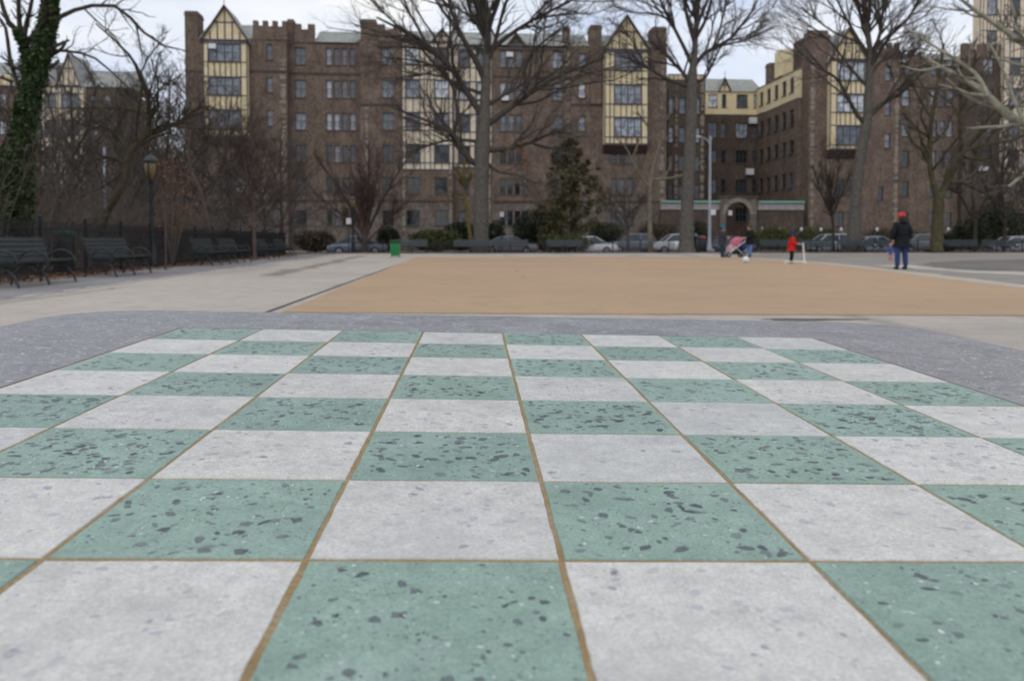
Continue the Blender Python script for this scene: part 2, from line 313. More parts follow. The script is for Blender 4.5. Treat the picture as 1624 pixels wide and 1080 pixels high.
# terrazzo for the chess table ------------------------------------------------
def terrazzo(name, base, base2, chip, chip_hi, chip_fac, speck, speck_fac, rough):
    t = NT(name, rough, 0.35); oi = t.n('ShaderNodeObjectInfo')
    loc = t.n('ShaderNodeCombineXYZ')
    for i, k in enumerate((37.0, 91.0, 13.0)): t.set(loc.inputs[i], t.math('MULTIPLY', oi.outputs['Random'], k))
    vec = t.map(t.co.outputs['Object'], (1, 1, 1), loc.outputs[0])
    wob = t.n('ShaderNodeTexNoise'); t.set(wob.inputs['Vector'], vec); wob.inputs['Scale'].default_value = 260; wob.inputs['Detail'].default_value = 4
    vadd = t.n('ShaderNodeVectorMath', operation='MULTIPLY_ADD'); t.set(vadd.inputs[0], wob.outputs['Color']); vadd.inputs[1].default_value = (0.0035,) * 3; t.set(vadd.inputs[2], vec)
    wv = vadd.outputs[0]
    a = t.noise(vec, 42, 6, 0.65); b = t.noise(vec, 420, 4, 0.7); b2 = t.noise(vec, 1100, 3, 0.7)
    a2 = t.noise(vec, 120, 5, 0.7); col = t.ramp(a, [(0.32, base2), (0.62, base)]); col = t.mix(t.ramp(a2, [(0.38, 0.55), (0.55, 0.0)]), col, mul3(base2, 0.86)); col = t.mix(t.ramp(a2, [(0.56, 0.0), (0.7, 0.4)]), col, mul3(base, 1.14))
    col = t.mix(t.ramp(b, [(0.36, 0.22), (0.6, 0.0)]), col, mul3(base2, 0.66))
    col = t.mix(t.ramp(b, [(0.58, 0.0), (0.76, 0.22)]), col, mul3(base, 1.3))
    col = t.mix(t.ramp(b2, [(0.36, 0.45), (0.52, 0.0)]), col, mul3(base2, 0.62)); col = t.mix(t.ramp(b2, [(0.56, 0.0), (0.7, 0.35)]), col, mul3(base, 1.35))
    big = t.noise(vec, 16, 2)
    def chips(scale, lo, hi, keep, sz, colr, fac, thin):
        vo = t.n('ShaderNodeTexVoronoi'); t.set(vo.inputs['Vector'], t.map(wv, (scale, scale * thin, scale * 0.6))); vo.inputs['Scale'].default_value = 1; vo.distance = 'MINKOWSKI'; vo.inputs['Exponent'].default_value = 1.6
        sepc = t.n('ShaderNodeSeparateColor'); t.set(sepc.inputs[0], vo.outputs['Color'])
        lim = t.math('ADD', lo, t.math('MULTIPLY', sepc.outputs[1], hi - lo))                # each chip its own size
        inside = t.math('MULTIPLY', t.math('SUBTRACT', lim, vo.outputs['Distance']), 22.0)
        on = t.math('LESS_THAN', sepc.outputs[0], t.math('MULTIPLY', t.ramp(big, [(0.33, 0.45), (0.62, 1.0)]), keep))
        msk = t.n('ShaderNodeClamp'); t.set(msk.inputs[0], inside)
        m = t.math('MULTIPLY', t.math('MULTIPLY', msk.outputs[0], on), fac)
        cc = t.ramp(sepc.outputs[2], colr)
        return m, cc
    for (scale, lo, hi, keep, cr_, fac, thin) in ((900, 0.1, 0.42, 0.34, chip_hi, chip_fac * 0.55, 1.0), (1500, 0.1, 0.42, 0.3, chip_hi, chip_fac * 0.4, .8)):
        m, cc = chips(scale, lo, hi, keep, 0, cr_, fac, thin); col = t.mix(m, col, cc)
    for (scale, keep) in ((800, 0.07), (1500, 0.2)):
        m, cc = chips(scale, 0.1, 0.34, keep, 0, speck, speck_fac, 1.0); col = t.mix(m, col, cc)
    wear = t.noise(vec, 11, 4, 0.7); dirt = t.noise(vec, 24, 6, 0.7)
    col = t.mix(t.ramp(dirt, [(0.3, 0.55), (0.47, 0.0)]), col, mul3(base2, 0.72)); col = t.mix(t.ramp(dirt, [(0.6, 0.0), (0.8, 0.2)]), col, (0.46, 0.40, 0.30))
    col = t.mix(t.ramp(wear, [(0.55, 0.0), (0.8, 0.3)]), col, (0.55, 0.57, 0.58))
    tn = t.ramp(oi.outputs['Random'], [(0.0, (.90, .92, .93)), (0.5, (1, .99, .97)), (1.0, (1.05, 1.06, 1.06))]); col = t.mix(1.0, col, tn, 'MULTIPLY')
    return t.out(col, rough=t.ramp(a, [(0.3, rough - 0.1), (0.7, rough + 0.12)]), bump=b, bs=0.18, bd=0.0006)
green_tz = terrazzo('green_terrazzo', (0.305, 0.418, 0.352), (0.235, 0.342, 0.285),
    [(0.0, (0.045, 0.062, 0.068)), (0.6, (0.078, 0.10, 0.105)), (0.85, (0.13, 0.16, 0.155)), (1.0, (0.17, 0.125, 0.115))],
    [(0.0, (0.06, 0.10, 0.085)), (1.0, (0.11, 0.19, 0.155))], 0.92, [(0.0, (0.34, 0.48, 0.43)), (1.0, (0.62, 0.66, 0.62))], 0.85, 0.5)
white_tz = terrazzo('white_terrazzo', (0.675, 0.656, 0.612), (0.56, 0.543, 0.51),
    [(0.0, (0.27, 0.27, 0.32)), (0.5, (0.40, 0.39, 0.43)), (1.0, (0.45, 0.41, 0.38))],
    [(0.0, (0.38, 0.37, 0.40)), (1.0, (0.50, 0.49, 0.51))], 0.62, [(0.0, (0.66, 0.66, 0.68)), (1.0, (0.74, 0.74, 0.75))], 0.7, 0.5)
grey_tz = terrazzo('grey_terrazzo', (0.315, 0.308, 0.315), (0.21, 0.205, 0.214),
    [(0.0, (0.13, 0.125, 0.15)), (0.6, (0.20, 0.195, 0.215)), (1.0, (0.30, 0.29, 0.30))],
    [(0.0, (0.13, 0.13, 0.15)), (1.0, (0.38, 0.375, 0.39))], 0.8, [(0.0, (0.42, 0.42, 0.44)), (1.0, (0.60, 0.60, 0.61))], 0.8, 0.45)
def chipmat(name, stops, rough):
    t = NT(name, rough, 0.4); g = t.n('ShaderNodeNewGeometry'); a = t.noise(t.co.outputs['Object'], 500, 3)
    c = t.ramp(g.outputs['Random Per Island'], stops); return t.out(t.mix(t.ramp(a, [(.4, .0), (.65, .3)]), c, t.mix(.5, c, (.3, .34, .33))))
chip_green = chipmat('dark_aggregate', [(0, (.034, .052, .056)), (.3, (.055, .076, .08)), (.55, (.10, .128, .128)), (.8, (.125, .165, .16)), (.96, (.15, .20, .185)), (1, (.16, .115, .10))], .4)
chip_light = chipmat('light_aggregate', [(0, (.34, .45, .41)), (.5, (.5, .56, .53)), (1, (.68, .69, .65))], .4)
chip_white = chipmat('pale_aggregate', [(0, (.32, .315, .34)), (.2, (.42, .41, .435)), (.6, (.48, .465, .485)), (.85, (.49, .46, .43)), (1, (.52, .50, .49))], .4)
chip_grey = chipmat('flecked_aggregate', [(0, (.10, .10, .12)), (.25, (.17, .165, .185)), (.45, (.25, .245, .26)), (.5, (.40, .395, .41)), (.85, (.52, .515, .525)), (1, (.68, .67, .67))], .4)
def groutmat():
    t = NT('tan_grout', 0.85, 0.2); ob = t.co.outputs['Object']; a = t.noise(ob, 60, 5, 0.7); b = t.noise(ob, 700, 3)
    col = t.ramp(a, [(0.3, (0.27, 0.185, 0.09)), (0.5, (0.36, 0.255, 0.125)), (0.68, (0.37, 0.30, 0.21))])
    col = t.mix(t.ramp(b, [(0.4, 0.4), (0.6, 0.0)]), col, (0.16, 0.12, 0.07)); return t.out(col, bump=b, bs=0.5, bd=0.0006)
grout = groutmat()

# ------------------------------------------------------------------ the ground
def sheet(name, pts, z, mat, th=None):
    m = MB()
    pts = [np.array([p[0], p[1], z]) for p in pts]
    if th: m.prism(pts[::-1], (0, 0, -th))
    else: m.face(pts)
    o = m.build(name, mat); setp(o, kind='structure'); return o
def Fq(u0, u1, v0, v1): return [F(u0, v0), F(u1, v0), F(u1, v1), F(u0, v1)]
VB = -35.9                                                # line of the far benches
sheet('ground', [(-1500, -300), (1500, -300), (1500, 2500), (-1500, 2500)], -0.32, soil)
sheet('plaza_pavement', Fq(-40, 130, -130, -31.2), 0.0, MATS['plaza_concrete'], 0.12)
sheet('street', Fq(-150, 220, -29.5, -16.5), -0.27, asphalt)
for v0, v1, nm in ((-31.0, -29.65, 'near_sidewalk'), (-16.35, -12.6, 'far_sidewalk')):
    sheet(nm, Fq(-150, 220, v0, v1), -0.14, walkm, 0.1)
for v0, v1 in ((-29.65, -29.5), (-16.5, -16.35)): sheet('street_kerb', Fq(-150, 220, v0, v1), -0.13, kerbm, 0.14)
sheet('front_garden_bed', Fq(-150, 220, -12.6, 60), -0.16, soil)
sheet('planting_bed', Fq(-39, 129, -35.3, -31.25), 0.03, soil, 0.1)
sheet('planting_bed_kerb', Fq(-39, 129, -36.75, -36.6), 0.02, kerbm)
CT = [G(445, 496), G(700, 497.5), G(1000, 499), G(1300, 500), G(1624, 501), G(1900, 503)]
CT = [np.array(p) for p in CT[:5]]
right = [(8.85, 9.6), (9.05, 12), (9.35, 15), (9.9, 18.5), (10.6, 22.5), (11.3, 27), (11.75, 32), (11.8, 36), (11.75, 40.5)]
court = [tuple(p[:2]) for p in CT[:4]] + [(7.0, 9.15)] + right + [(6, 43.2), (0, 43.0), (-5.1, 42.4)]
sheet('play_court', court, 0.006, MATS['court_surface'])
rimb = [(r[0] + 0.55, r[1]) for r in right]
sheet('court_edge_strip', [(right[0][0] + .01, right[0][1])] + [(r[0] + .01, r[1]) for r in right[1:]] + rimb[::-1], 0.005, basic('pale_edge_concrete', (0.45, 0.40, 0.33), 0.18, 1.5, 0.9))
sheet('court_far_edge', [(-5.1, 42.45), (0, 43.05), (6, 43.25), (11.9, 40.6), (12.3, 40.9), (6, 44.4), (0, 44.2), (-5.3, 43.6)], 0.005, MATS['pale_edge_concrete'])
a0, a1 = G(418, 496), G(655, 410.5)
dirv = (a1 - a0) / np.linalg.norm(a1 - a0); nrm = np.array([dirv[1], -dirv[0], 0])
sheet('expansion_joint', [a0 - dirv * 3, a0 - dirv * 3 + nrm * 0.06, a1 + nrm * 0.06, a1], 0.0045, basic('dark_joint', (0.05, 0.043, 0.036), 0.3, 4, 0.95))
# darker strip under the left benches, with a ragged pale margin
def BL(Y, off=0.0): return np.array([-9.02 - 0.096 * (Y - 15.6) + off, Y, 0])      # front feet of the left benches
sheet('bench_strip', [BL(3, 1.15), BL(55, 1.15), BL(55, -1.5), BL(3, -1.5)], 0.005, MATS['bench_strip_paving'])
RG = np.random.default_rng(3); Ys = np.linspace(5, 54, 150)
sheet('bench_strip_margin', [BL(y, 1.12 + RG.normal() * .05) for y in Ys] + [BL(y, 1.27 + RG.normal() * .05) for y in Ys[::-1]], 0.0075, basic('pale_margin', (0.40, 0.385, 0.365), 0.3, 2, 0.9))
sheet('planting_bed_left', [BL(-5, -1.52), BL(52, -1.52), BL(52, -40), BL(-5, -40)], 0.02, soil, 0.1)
# asphalt patch and worn paving on the right
def ragged(pts, amp, n=9):
    out = []
    for k in range(len(pts)):
        a, b = pts[k], pts[(k + 1) % len(pts)]
        for i in range(n): q = a + (b - a) * i / n; out.append(q + rng.normal(size=3) * amp * (0 if i == 0 else 1))
    return out
sheet('worn_pavement_patch', ragged([np.array([14.4, 6.5, 0]), np.array([9.5, 9.5, 0]), np.array([9.95, 15, 0]), np.array([11.2, 22.5, 0]), np.array([12.4, 32, 0]), np.array([12.4, 41, 0]), np.array([13, 53.5, 0]), np.array([70, 57.5, 0]), np.array([70, 8, 0])], .06), 0.0035, basic('worn_pavement', (0.265, 0.235, 0.20), 0.32, 0.45, 0.9))
sheet('asphalt_patch', ragged([G(1460, 420.5), G(1500, 426.5), G(1560, 429.5), G(1624, 431), G(1900, 436), G(1900, 414), G(1624, 411.5), G(1540, 413), G(1490, 416)], .1), 0.008, basic('worn_asphalt', (0.16, 0.148, 0.13), 0.4, 0.6, 0.9))
sheet('pale_paving_strip', ragged([G(1380, 421.5), G(1450, 426), G(1540, 433.0), G(1640, 437), G(1900, 445), G(1900, 439), G(1640, 432.0), G(1545, 429.9), G(1480, 425.5), G(1440, 420.5)], .05), 0.006, basic('pale_paving', (0.47, 0.42, 0.36), 0.2, 1, 0.9))
m_ = MB(); ppd = []
for i in range(36):
    a = 2 * math.pi * i / 36; r = 1 + 0.22 * math.sin(3 * a + 1) + 0.12 * math.sin(7 * a)
    ppd.append((3.25 + 0.52 * r * math.cos(a), 8.72 + 0.11 * r * math.sin(a)))
pud = sheet('puddle', ppd, 0.004, None or NT('wet_stain', 0.25, 0.5).out((0.075, 0.065, 0.055)))

# ------------------------------------------------------------------ the chess table
S = 0.0585
Mg = np.array([[0.99873641, -0.02207871, -0.04514555], [0.02014025, 0.99887415, -0.04295117], [0.04604303, 0.04198765, 0.99805665]])
tg = np.array([0.0612, 1.0391, 6.1662]) * S
Ccw = np.array([[1, 0, 0], [0, -sp_, cp], [0, -cp, -sp_]])            # camera (right, down, forward) -> world
Rw = Ccw @ Mg                                                       # grid (right, down, forward) -> world
Rl = np.stack([Rw[:, 0], Rw[:, 2], -Rw[:, 1]], axis=1)               # table-local x right, y forward, z up
top0 = Ccw @ tg + np.array([0, 0, HC])                              # centre of the board, world
TZ = float(top0 @ Rl[:, 2] - 0) ; hgt = top0[2] / Rl[2, 2]
table = empty('chess_table', top0 - Rl[:, 2] * hgt, 0, 'grey terrazzo park table with an inlaid green and white chessboard', 'table')
table.rotation_euler = Matrix(Rl.tolist()).to_euler()
def aggregate(parent, mat, n, x0, x1, y0, y1, z, r0, r1, pw, keep=None):
    vs, fs = [], []
    for _ in range(n):
        r = r0 + (r1 - r0) * random.random() ** (pw * 1.7); x, y = random.uniform(x0 + r, x1 - r), random.uniform(y0 + r, y1 - r)
        if keep and not keep(x, y): continue
        k = random.randint(5, 8); a0 = random.uniform(0, 6.28); el = random.uniform(1, 2.0); rot = random.uniform(0, 6.28); c, s_ = math.cos(rot), math.sin(rot); b = len(vs)
        for q in range(k):
            a = a0 + 6.283 * (q + random.uniform(-.3, .3)) / k; rr = r * random.uniform(.55, 1.1); u, v = rr * math.cos(a) * el ** .5, rr * math.sin(a) / el ** .5
            vs.append((x + u * c - v * s_, y + u * s_ + v * c, z))
        fs.append(tuple(range(b, b + k)))
    me = bpy.data.meshes.new('aggregate'); me.from_pydata(vs, [], fs); me.materials.append(mat); me.update()
    o = link('aggregate', me, parent); o['kind'] = 'stuff'; return o
def rrect(x0, x1, y0, y1, r, n=10):
    o = []
    for cx_, cy_, a0_ in ((x1 - r, y1 - r, 0), (x0 + r, y1 - r, 90), (x0 + r, y0 + r, 180), (x1 - r, y0 + r, 270)):
        for i in range(n + 1):
            a = R(a0_ + 90 * i / n); o.append((cx_ + r * math.cos(a), cy_ + r * math.sin(a)))
    return o
HX0, HX1, HY0, HY1 = -6.22 * S, 6.32 * S, -6.2 * S, 6.12 * S
outer = rrect(HX0, HX1, HY0, HY1, 1.25 * S, 14); inner_h = 4.0 * S + 0.0012
n_o = len(outer)
# top ring (outer rounded outline -> square recess), rounded arris, skirt
prof = [(0.0, 0.0), (0.002, -0.0006), (0.004, -0.002), (0.0055, -0.005), (0.006, -0.010), (0.006, -0.068), (-0.004, -0.075)]
def off(poly, d):
    out = []
    for i, (x, y) in enumerate(poly):
        xa, ya = poly[i - 1]; xb, yb = poly[(i + 1) % len(poly)]; tx, ty = xb - xa, yb - ya; l = math.hypot(tx, ty) or 1
        out.append((x + ty / l * d, y - tx / l * d))
    return out
rings = [[(x, y, hgt + dz) for x, y in off(outer, d - 0.006)] for d, dz in prof]
vs = [p for r_ in rings for p in r_]; fs = []
for k in range(len(rings) - 1):
    for i in range(n_o):
        j = (i + 1) % n_o; fs.append((k * n_o + j, k * n_o + i, (k + 1) * n_o + i, (k + 1) * n_o + j))
fs.append(tuple((len(rings) - 1) * n_o + i for i in reversed(range(n_o))))
sq = []
for cx_, cy_ in ((1, 1), (-1, 1), (-1, -1), (1, -1)): sq.append((cx_ * inner_h, cy_ * inner_h))
bi = len(vs); vs += [(x, y, hgt) for x, y in sq] + [(x, y, hgt - 0.004) for x, y in sq]
per = n_o // 4
for q in range(4):                                                   # corner fans and the four side quads
    for i in range(per - 1): fs.append((bi + q, q * per + i, q * per + i + 1))
    nq = (q + 1) % 4; fs.append((bi + q, q * per + per - 1, nq * per, bi + nq))
    fs.append((bi + q, bi + nq, bi + 4 + nq, bi + 4 + q))
me = bpy.data.meshes.new('slab'); me.from_pydata(vs, [], fs); me.materials.append(grey_tz); me.update()
slab = link('slab', me, table)
def on_rim(x, y): return max(abs(x), abs(y)) > inner_h + .003 and (abs(x) < HX1 - .07 or abs(y) < HY1 - .07)
aggregate(slab, chip_grey, 26000, HX0 + .012, HX1 - .012, 0.0, HY1 - .012, hgt + .00003, .0003, .0018, 1.95, on_rim)
aggregate(slab, chip_grey, 6000, HX0 + .012, HX1 - .012, HY0 + .012, 0.0, hgt + .00003, .00028, .0017, 1.9, on_rim)
MB().box(-inner_h + 1e-4, inner_h - 1e-4, -inner_h + 1e-4, inner_h - 1e-4, hgt - 0.012, hgt - 0.00028).build('grout_bed', grout, table)
for i in range(8):
    for j in range(8):                                               # i column from left, j row from far edge
        cx_, cy_ = (i - 3.5) * S, (3.5 - j) * S
        gl = gr = 0.0120 * S * random.uniform(0.8, 1.15); gf, gn = 0.009 * S * random.uniform(0.6, 1.2), 0.009 * S * random.uniform(0.6, 1.2)
        if j == 5: gn = 0.011 * S
        if j >= 6: gn = 0.015 * S
        if j == 6: gf = 0.011 * S
        if j == 7: gf = 0.015 * S
        x0, x1, y0, y1 = -S / 2 + gl, S / 2 - gr, -S / 2 + gn, S / 2 - gf; ring = []
        ns = 14; w1 = [random.uniform(-1, 1) for _ in range(8)]
        def wob(t, k): return 0.00011 * (math.sin(5 * t + w1[k]*3) * 0.6 + math.sin(13 * t + w1[k + 1] * 5) * 0.5) + random.uniform(-1, 1) * 0.00012
        for k in range(ns): ring.append((x0 + (x1 - x0) * k / ns, y0 + (0 if k == 0 else wob(k / ns, 0))))
        for k in range(ns): ring.append((x1 + (0 if k == 0 else wob(k / ns, 2)), y0 + (y1 - y0) * k / ns))
        for k in range(ns): ring.append((x1 - (x1 - x0) * k / ns, y1 + (0 if k == 0 else wob(k / ns, 4))))
        for k in range(ns): ring.append((x0 + (0 if k == 0 else wob(k / ns, 6)), y1 - (y1 - y0) * k / ns))
        cxr = sum(p[0] for p in ring) / len(ring)
        rn = [(x * 0.994, y * 0.994) for x, y in ring]
        n = len(ring); dz = random.uniform(-0.0001, 0.00015)
        vv = [(x, y, dz) for x, y in rn] + [(x, y, dz - 0.00035) for x, y in ring] + [(x, y, -0.006) for x, y in ring]
        ff = [tuple(range(n))]
        for k in range(n):
            q = (k + 1) % n; ff += [(q, k, n + k, n + q), (n + q, n + k, 2 * n + k, 2 * n + q)]
        me = bpy.data.meshes.new('tile'); me.from_pydata(vv, [], ff); me.materials.append(green_tz if (i + j) % 2 == 0 else white_tz); me.update()
        tl = link('tile', me, table, (cx_, cy_, hgt)); gr_ = (i + j) % 2 == 0
        hb = S * .475; dens = random.uniform(.7, 1.2) * (1.25 if 3 <= j <= 5 else 1.0) * (.8 if j == 7 else 1)
        sz_ = .8 if j == 7 else 1.0
        if gr_:
            aggregate(tl, chip_green, int(250 * dens), -hb, hb, -hb, hb, dz + .00003, .00032, .0024 * sz_, 2.1 * (1.35 if j >= 6 else 1))
            aggregate(tl, chip_light, int(70 * (2.6 if (i <= 2 and j in (4, 5)) else 1)), -hb, hb, -hb, hb, dz + .00004, .0002, .00085, 1.6)
        else:
            aggregate(tl, chip_white, int(150 * dens), -hb, hb, -hb, hb, dz + .00003, .00032, .0021 * sz_, 2.2 * (1.3 if j >= 6 else 1))
MB().lathe([(0.24, 0.0), (0.24, 0.05), (0.17, 0.09), (0.14, 0.2), (0.14, hgt - 0.2), (0.2, hgt - 0.11), (0.24, hgt - 0.076)], n=28).build('pedestal', basic('cast_concrete', (0.33, 0.32, 0.31), 0.2, 6, 0.9), table, True)

# ------------------------------------------------------------------ buildings
WIN = {}
def win_mesh(w_, h_, cols, rows, dark=False):
    key = (round(w_, 2), round(h_, 2), cols, rows, dark)
    if key not in WIN:
        w_, h_ = key[0], key[1]; f = MB(); t = 0.06
        f.box(-w_ / 2, -w_ / 2 + t, 0, 0.07, 0, h_); f.box(w_ / 2 - t, w_ / 2, 0, 0.07, 0, h_)
        f.box(-w_ / 2 + t, w_ / 2 - t, 0, 0.07, 0, t); f.box(-w_ / 2 + t, w_ / 2 - t, 0, 0.07, h_ - t, h_)
        for k in range(1, cols):
            x = -w_ / 2 + w_ * k / cols; f.box(x - 0.03, x + 0.03, 0.002, 0.068, t, h_ - t)
            if cols == 4: f.box(x - 0.055, x + 0.055, -0.02, 0.0015, t, h_ - t)
        for k in range(1, rows):
            z = h_ * k / rows; z = h_ * 0.52 if rows == 2 else z
            a = -w_ / 2 + t
            for c in range(cols):
                b = -w_ / 2 + w_ * (c + 1) / cols - (0.03 if c < cols - 1 else t); f.box(a, b, 0.004, 0.066, z - 0.025, z + 0.025); a = b + 0.06
        g = MB(); g.box(-w_ / 2 + 0.02, w_ / 2 - 0.02, 0.035, 0.045, 0.02, h_ - 0.02)
        s = MB(); s.box(-w_ / 2 - 0.06, w_ / 2 + 0.06, -0.22, 0.0, -0.09, -0.003)
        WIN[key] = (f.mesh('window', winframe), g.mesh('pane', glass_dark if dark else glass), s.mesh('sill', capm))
    return WIN[key]
ZLO = 11.3                                               # panes below this height get the darker colour, painted as tree reflections
class Bld:
    def __init__(s, name, label, cat, u0, v0, zb=-0.2, group=None):
        s.u0, s.v0, s.zb = u0, v0, zb; s.root = empty(name, F(u0, v0, zb), TH, label, cat, group); s.off = np.array([u0, v0, zb])
    def put(s, mb, name, mat, parent=None, smooth=False):
        mb.v = [(x - s.u0, y - s.v0, z - s.zb) for x, y, z in mb.v]; return mb.build(name, mat, parent or s.root, smooth)
    def window(s, ua, ub, za, zb_, v, cols=2, rows=2, sill=True):
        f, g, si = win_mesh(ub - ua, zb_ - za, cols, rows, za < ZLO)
        o = link('window', f, s.root, ((ua + ub) / 2 - s.u0, v - s.v0, za - s.zb)); link('pane', g, o)
        if sill: link('sill', si, o)
        return o
    def wall(s, ua, ub, za, zb_, v, ops, mat, depth=6.0, name='wall', rev=0.22):
        m = MB(); us = sorted({ua, ub, *[x for o in ops for x in o[:2]]}); zs = sorted({za, zb_, *[x for o in ops for x in o[2:4]]})
        for i in range(len(us) - 1):
            for k in range(len(zs) - 1):
                cu, cz = (us[i] + us[i + 1]) / 2, (zs[k] + zs[k + 1]) / 2
                if any(o[0] < cu < o[1] and o[2] < cz < o[3] for o in ops): continue
                m.face([(us[i], v, zs[k]), (us[i + 1], v, zs[k]), (us[i + 1], v, zs[k + 1]), (us[i], v, zs[k + 1])])
        for o in ops:
            a, b, c, d = o[:4]; e = v + rev
            m.face([(a, v, c), (a, v, d), (a, e, d), (a, e, c)]); m.face([(b, v, d), (b, v, c), (b, e, c), (b, e, d)])
            m.face([(a, v, c), (a, e, c), (b, e, c), (b, v, c)]); m.face([(a, v, d), (b, v, d), (b, e, d), (a, e, d)])
            s.window(a + .003, b - .003, c + .003, d - .003, v + rev - 0.075, *(o[4:6] if len(o) > 5 else (2, 2)))
        w_ = v + depth
        m.face([(ua, v, zb_), (ub, v, zb_), (ub, w_, zb_), (ua, w_, zb_)]); m.face([(ua, w_, za), (ua, v, za), (ua, v, zb_), (ua, w_, zb_)])
        m.face([(ub, v, za), (ub, w_, za), (ub, w_, zb_), (ub, v, zb_)]); m.face([(ub, w_, za), (ua, w_, za), (ua, w_, zb_), (ub, w_, zb_)])
        return s.put(m, name, mat)
    def boxp(s, name, mat, ua, ub, va, vb, za, zb_): return s.put(MB().box(ua, ub, va, vb, za, zb_), name, mat)
    def chimney(s, pa, pb, pt, v, zbot, d=1.6):
        ua, ub = UX(pa, v), UX(pb, v); zt = uz((pa + pb) / 2, pt, v)[1]; m = MB()
        m.box(ua + .06, ub - .06, v, v + d, zbot, zt - 0.45); m.box(ua - .02, ub + .02, v - .08, v + d + .08, zt - 0.45, zt - 0.3); m.box(ua + .05, ub - .05, v - .02, v + d + .02, zt - 0.3, zt)
        return s.put(m, 'chimney', brick)
    def parapet(s, ua, ub, z0, z1, v, n, h=0.55, d=0.5):
        m = MB(); m.box(ua, ub, v - 0.1, v + d, z0, z1); w_ = (ub - ua) / (2 * n - 1)
        for k in range(n): m.box(ua + 2 * k * w_, ua + (2 * k + 1) * w_, v - 0.1, v + d, z1 + .001, z1 + h)
        m.box(ua - .05, ub + .05, v - 0.2, v - 0.1, z0 - 0.1, z0 + 0.12)
        return s.put(m, 'parapet', brick)
    def roof(s, ua, ub, z0, z1, v, run=5.0):
        m = MB(); m.prism([(ua, v - .25, z0), (ua, v + run, z1), (ua, v + 2 * run, z0)], (ub - ua, 0, 0)); return s.put(m, 'roof', slate)
    def string(s, ua, ub, z, v): return s.put(MB().box(ua, ub, v - 0.09, v - 0.002, z - 0.12, z + 0.1), 'string_course', capm)
    def quoins(s, u, z0, z1, v, w_=0.75):
        m = MB(); z = z0
        while z < z1:
            h = random.uniform(0.16, 0.34); a = random.uniform(0.2, 1) * w_
            if random.random() < .75: m.box(u - a * .6, u + a * .4, v - 0.03, v - 0.002, z, z + h - 0.02)
            z += h
        o = s.put(m, 'quoin_stones', quoinm); o['kind'] = 'stuff'
    def halftimber(s, ua, ub, za, zb_, v, cols, rows, stucco, depth=1.4, lights=4, step=0.62, winrows=2):
        ops = [(a, b, c, d, lights, winrows) for (a, b) in cols for (c, d) in rows]
        s.wall(ua, ub, za, zb_, v, ops, stucco, depth, 'stucco_wall', 0.14)
        m = MB(); t = 0.105; p = v - 0.05
        vs_ = [ua + t / 2, ub - t / 2]
        for a, b in cols: vs_ += [a - t / 2, b + t / 2]
        extra = list(np.arange(ua + step, ub - step * 0.6, (ub - ua) / max(1, round((ub - ua) / step))))
        for e in extra:
            if all(abs(e - q) > 0.3 for q in vs_): vs_.append(e)
        hz = [za + t / 2, zb_ - t / 2]
        for c, d in rows: hz += [c - t / 2, d + t / 2]
        hz.sort()
        for z in hz: m.box(ua, ub, p - 0.004, v - 0.002, z - t / 2, z + t / 2)
        for x in vs_:
            for k in range(len(hz) - 1):
                a, b = hz[k] + t / 2, hz[k + 1] - t / 2
                if b - a < 0.05: continue
                if any(o[0] < x < o[1] and o[2] < (a + b) / 2 < o[3] for o in ops): continue
                m.box(x - t / 2, x + t / 2, p, v - 0.003, a + .001, b - .001)
        o = s.put(m, 'timber_frame', timber); o['kind'] = 'stuff'
    def gable(s, ua, ub, z0, z1, v, stucco, depth=5.0, over=0.25):
        um = (ua + ub) / 2; m = MB(); m.prism([(ua, v, z0), (ub, v, z0), (um, v, z1)], (0, depth, 0)); s.put(m, 'gable', stucco)
        m = MB(); t = 0.14; h = z1 - z0
        n = max(2, round((ub - ua) / 0.8))
        for k in range(1, n):
            x = ua + (ub - ua) * k / n; zt = z0 + h * (1 - abs(x - um) / ((ub - ua) / 2)) - 0.25
            if zt > z0 + 0.2: m.box(x - t / 2, x + t / 2, v - 0.05, v - 0.002, z0 + 0.1, zt)
        zm = z0 + h * 0.55; wm = (ub - ua) / 2 * 0.45
        m.box(um - wm, um + wm, v - 0.056, v - 0.004, zm - t / 2, zm + t / 2); m.box(ua, ub, v - 0.054, v - 0.003, z0 - .05, z0 + 0.099)
        o = s.put(m, 'timber_frame', timber); o['kind'] = 'stuff'
        m = MB(); sl = h / ((ub - ua) / 2)
        for sg in (-1, 1):
            e = um + sg * ((ub - ua) / 2 + over); ze = z0 - over * sl
            m.prism([(um, v - 0.3, z1 + 0.02), (um, v - 0.3, z1 + 0.34), (e, v - 0.3, ze + 0.3), (e, v - 0.3, ze)], (0, 0.16, 0))
        s.put(m, 'bargeboard', barge); m = MB()
        for sg in (-1, 1):
            e = um + sg * ((ub - ua) / 2 + over); ze = z0 - over * sl
            m.prism([(um, v - 0.13, z1 + 0.03), (um, v - 0.13, z1 + 0.3), (e, v - 0.13, ze + 0.26), (e, v - 0.13, ze + .01)], (0, depth, 0))
        m.bar((um, v - 0.22, z1 + .3), (um, v - .22, z1 + 1.1), 0.07, 0.07)
        s.put(m, 'gable_roof', slate)
    def corbel(s, ua, ub, z, v, d):
        m = MB(); m.prism([(ua, v, z), (ua, v + d, z - 0.9), (ua, v + d, z)], (ub - ua, 0, 0)); m.box(ua - .03, ub + .03, v - .06, v + d, z + .001, z + .16); s.put(m, 'corbel', barge)
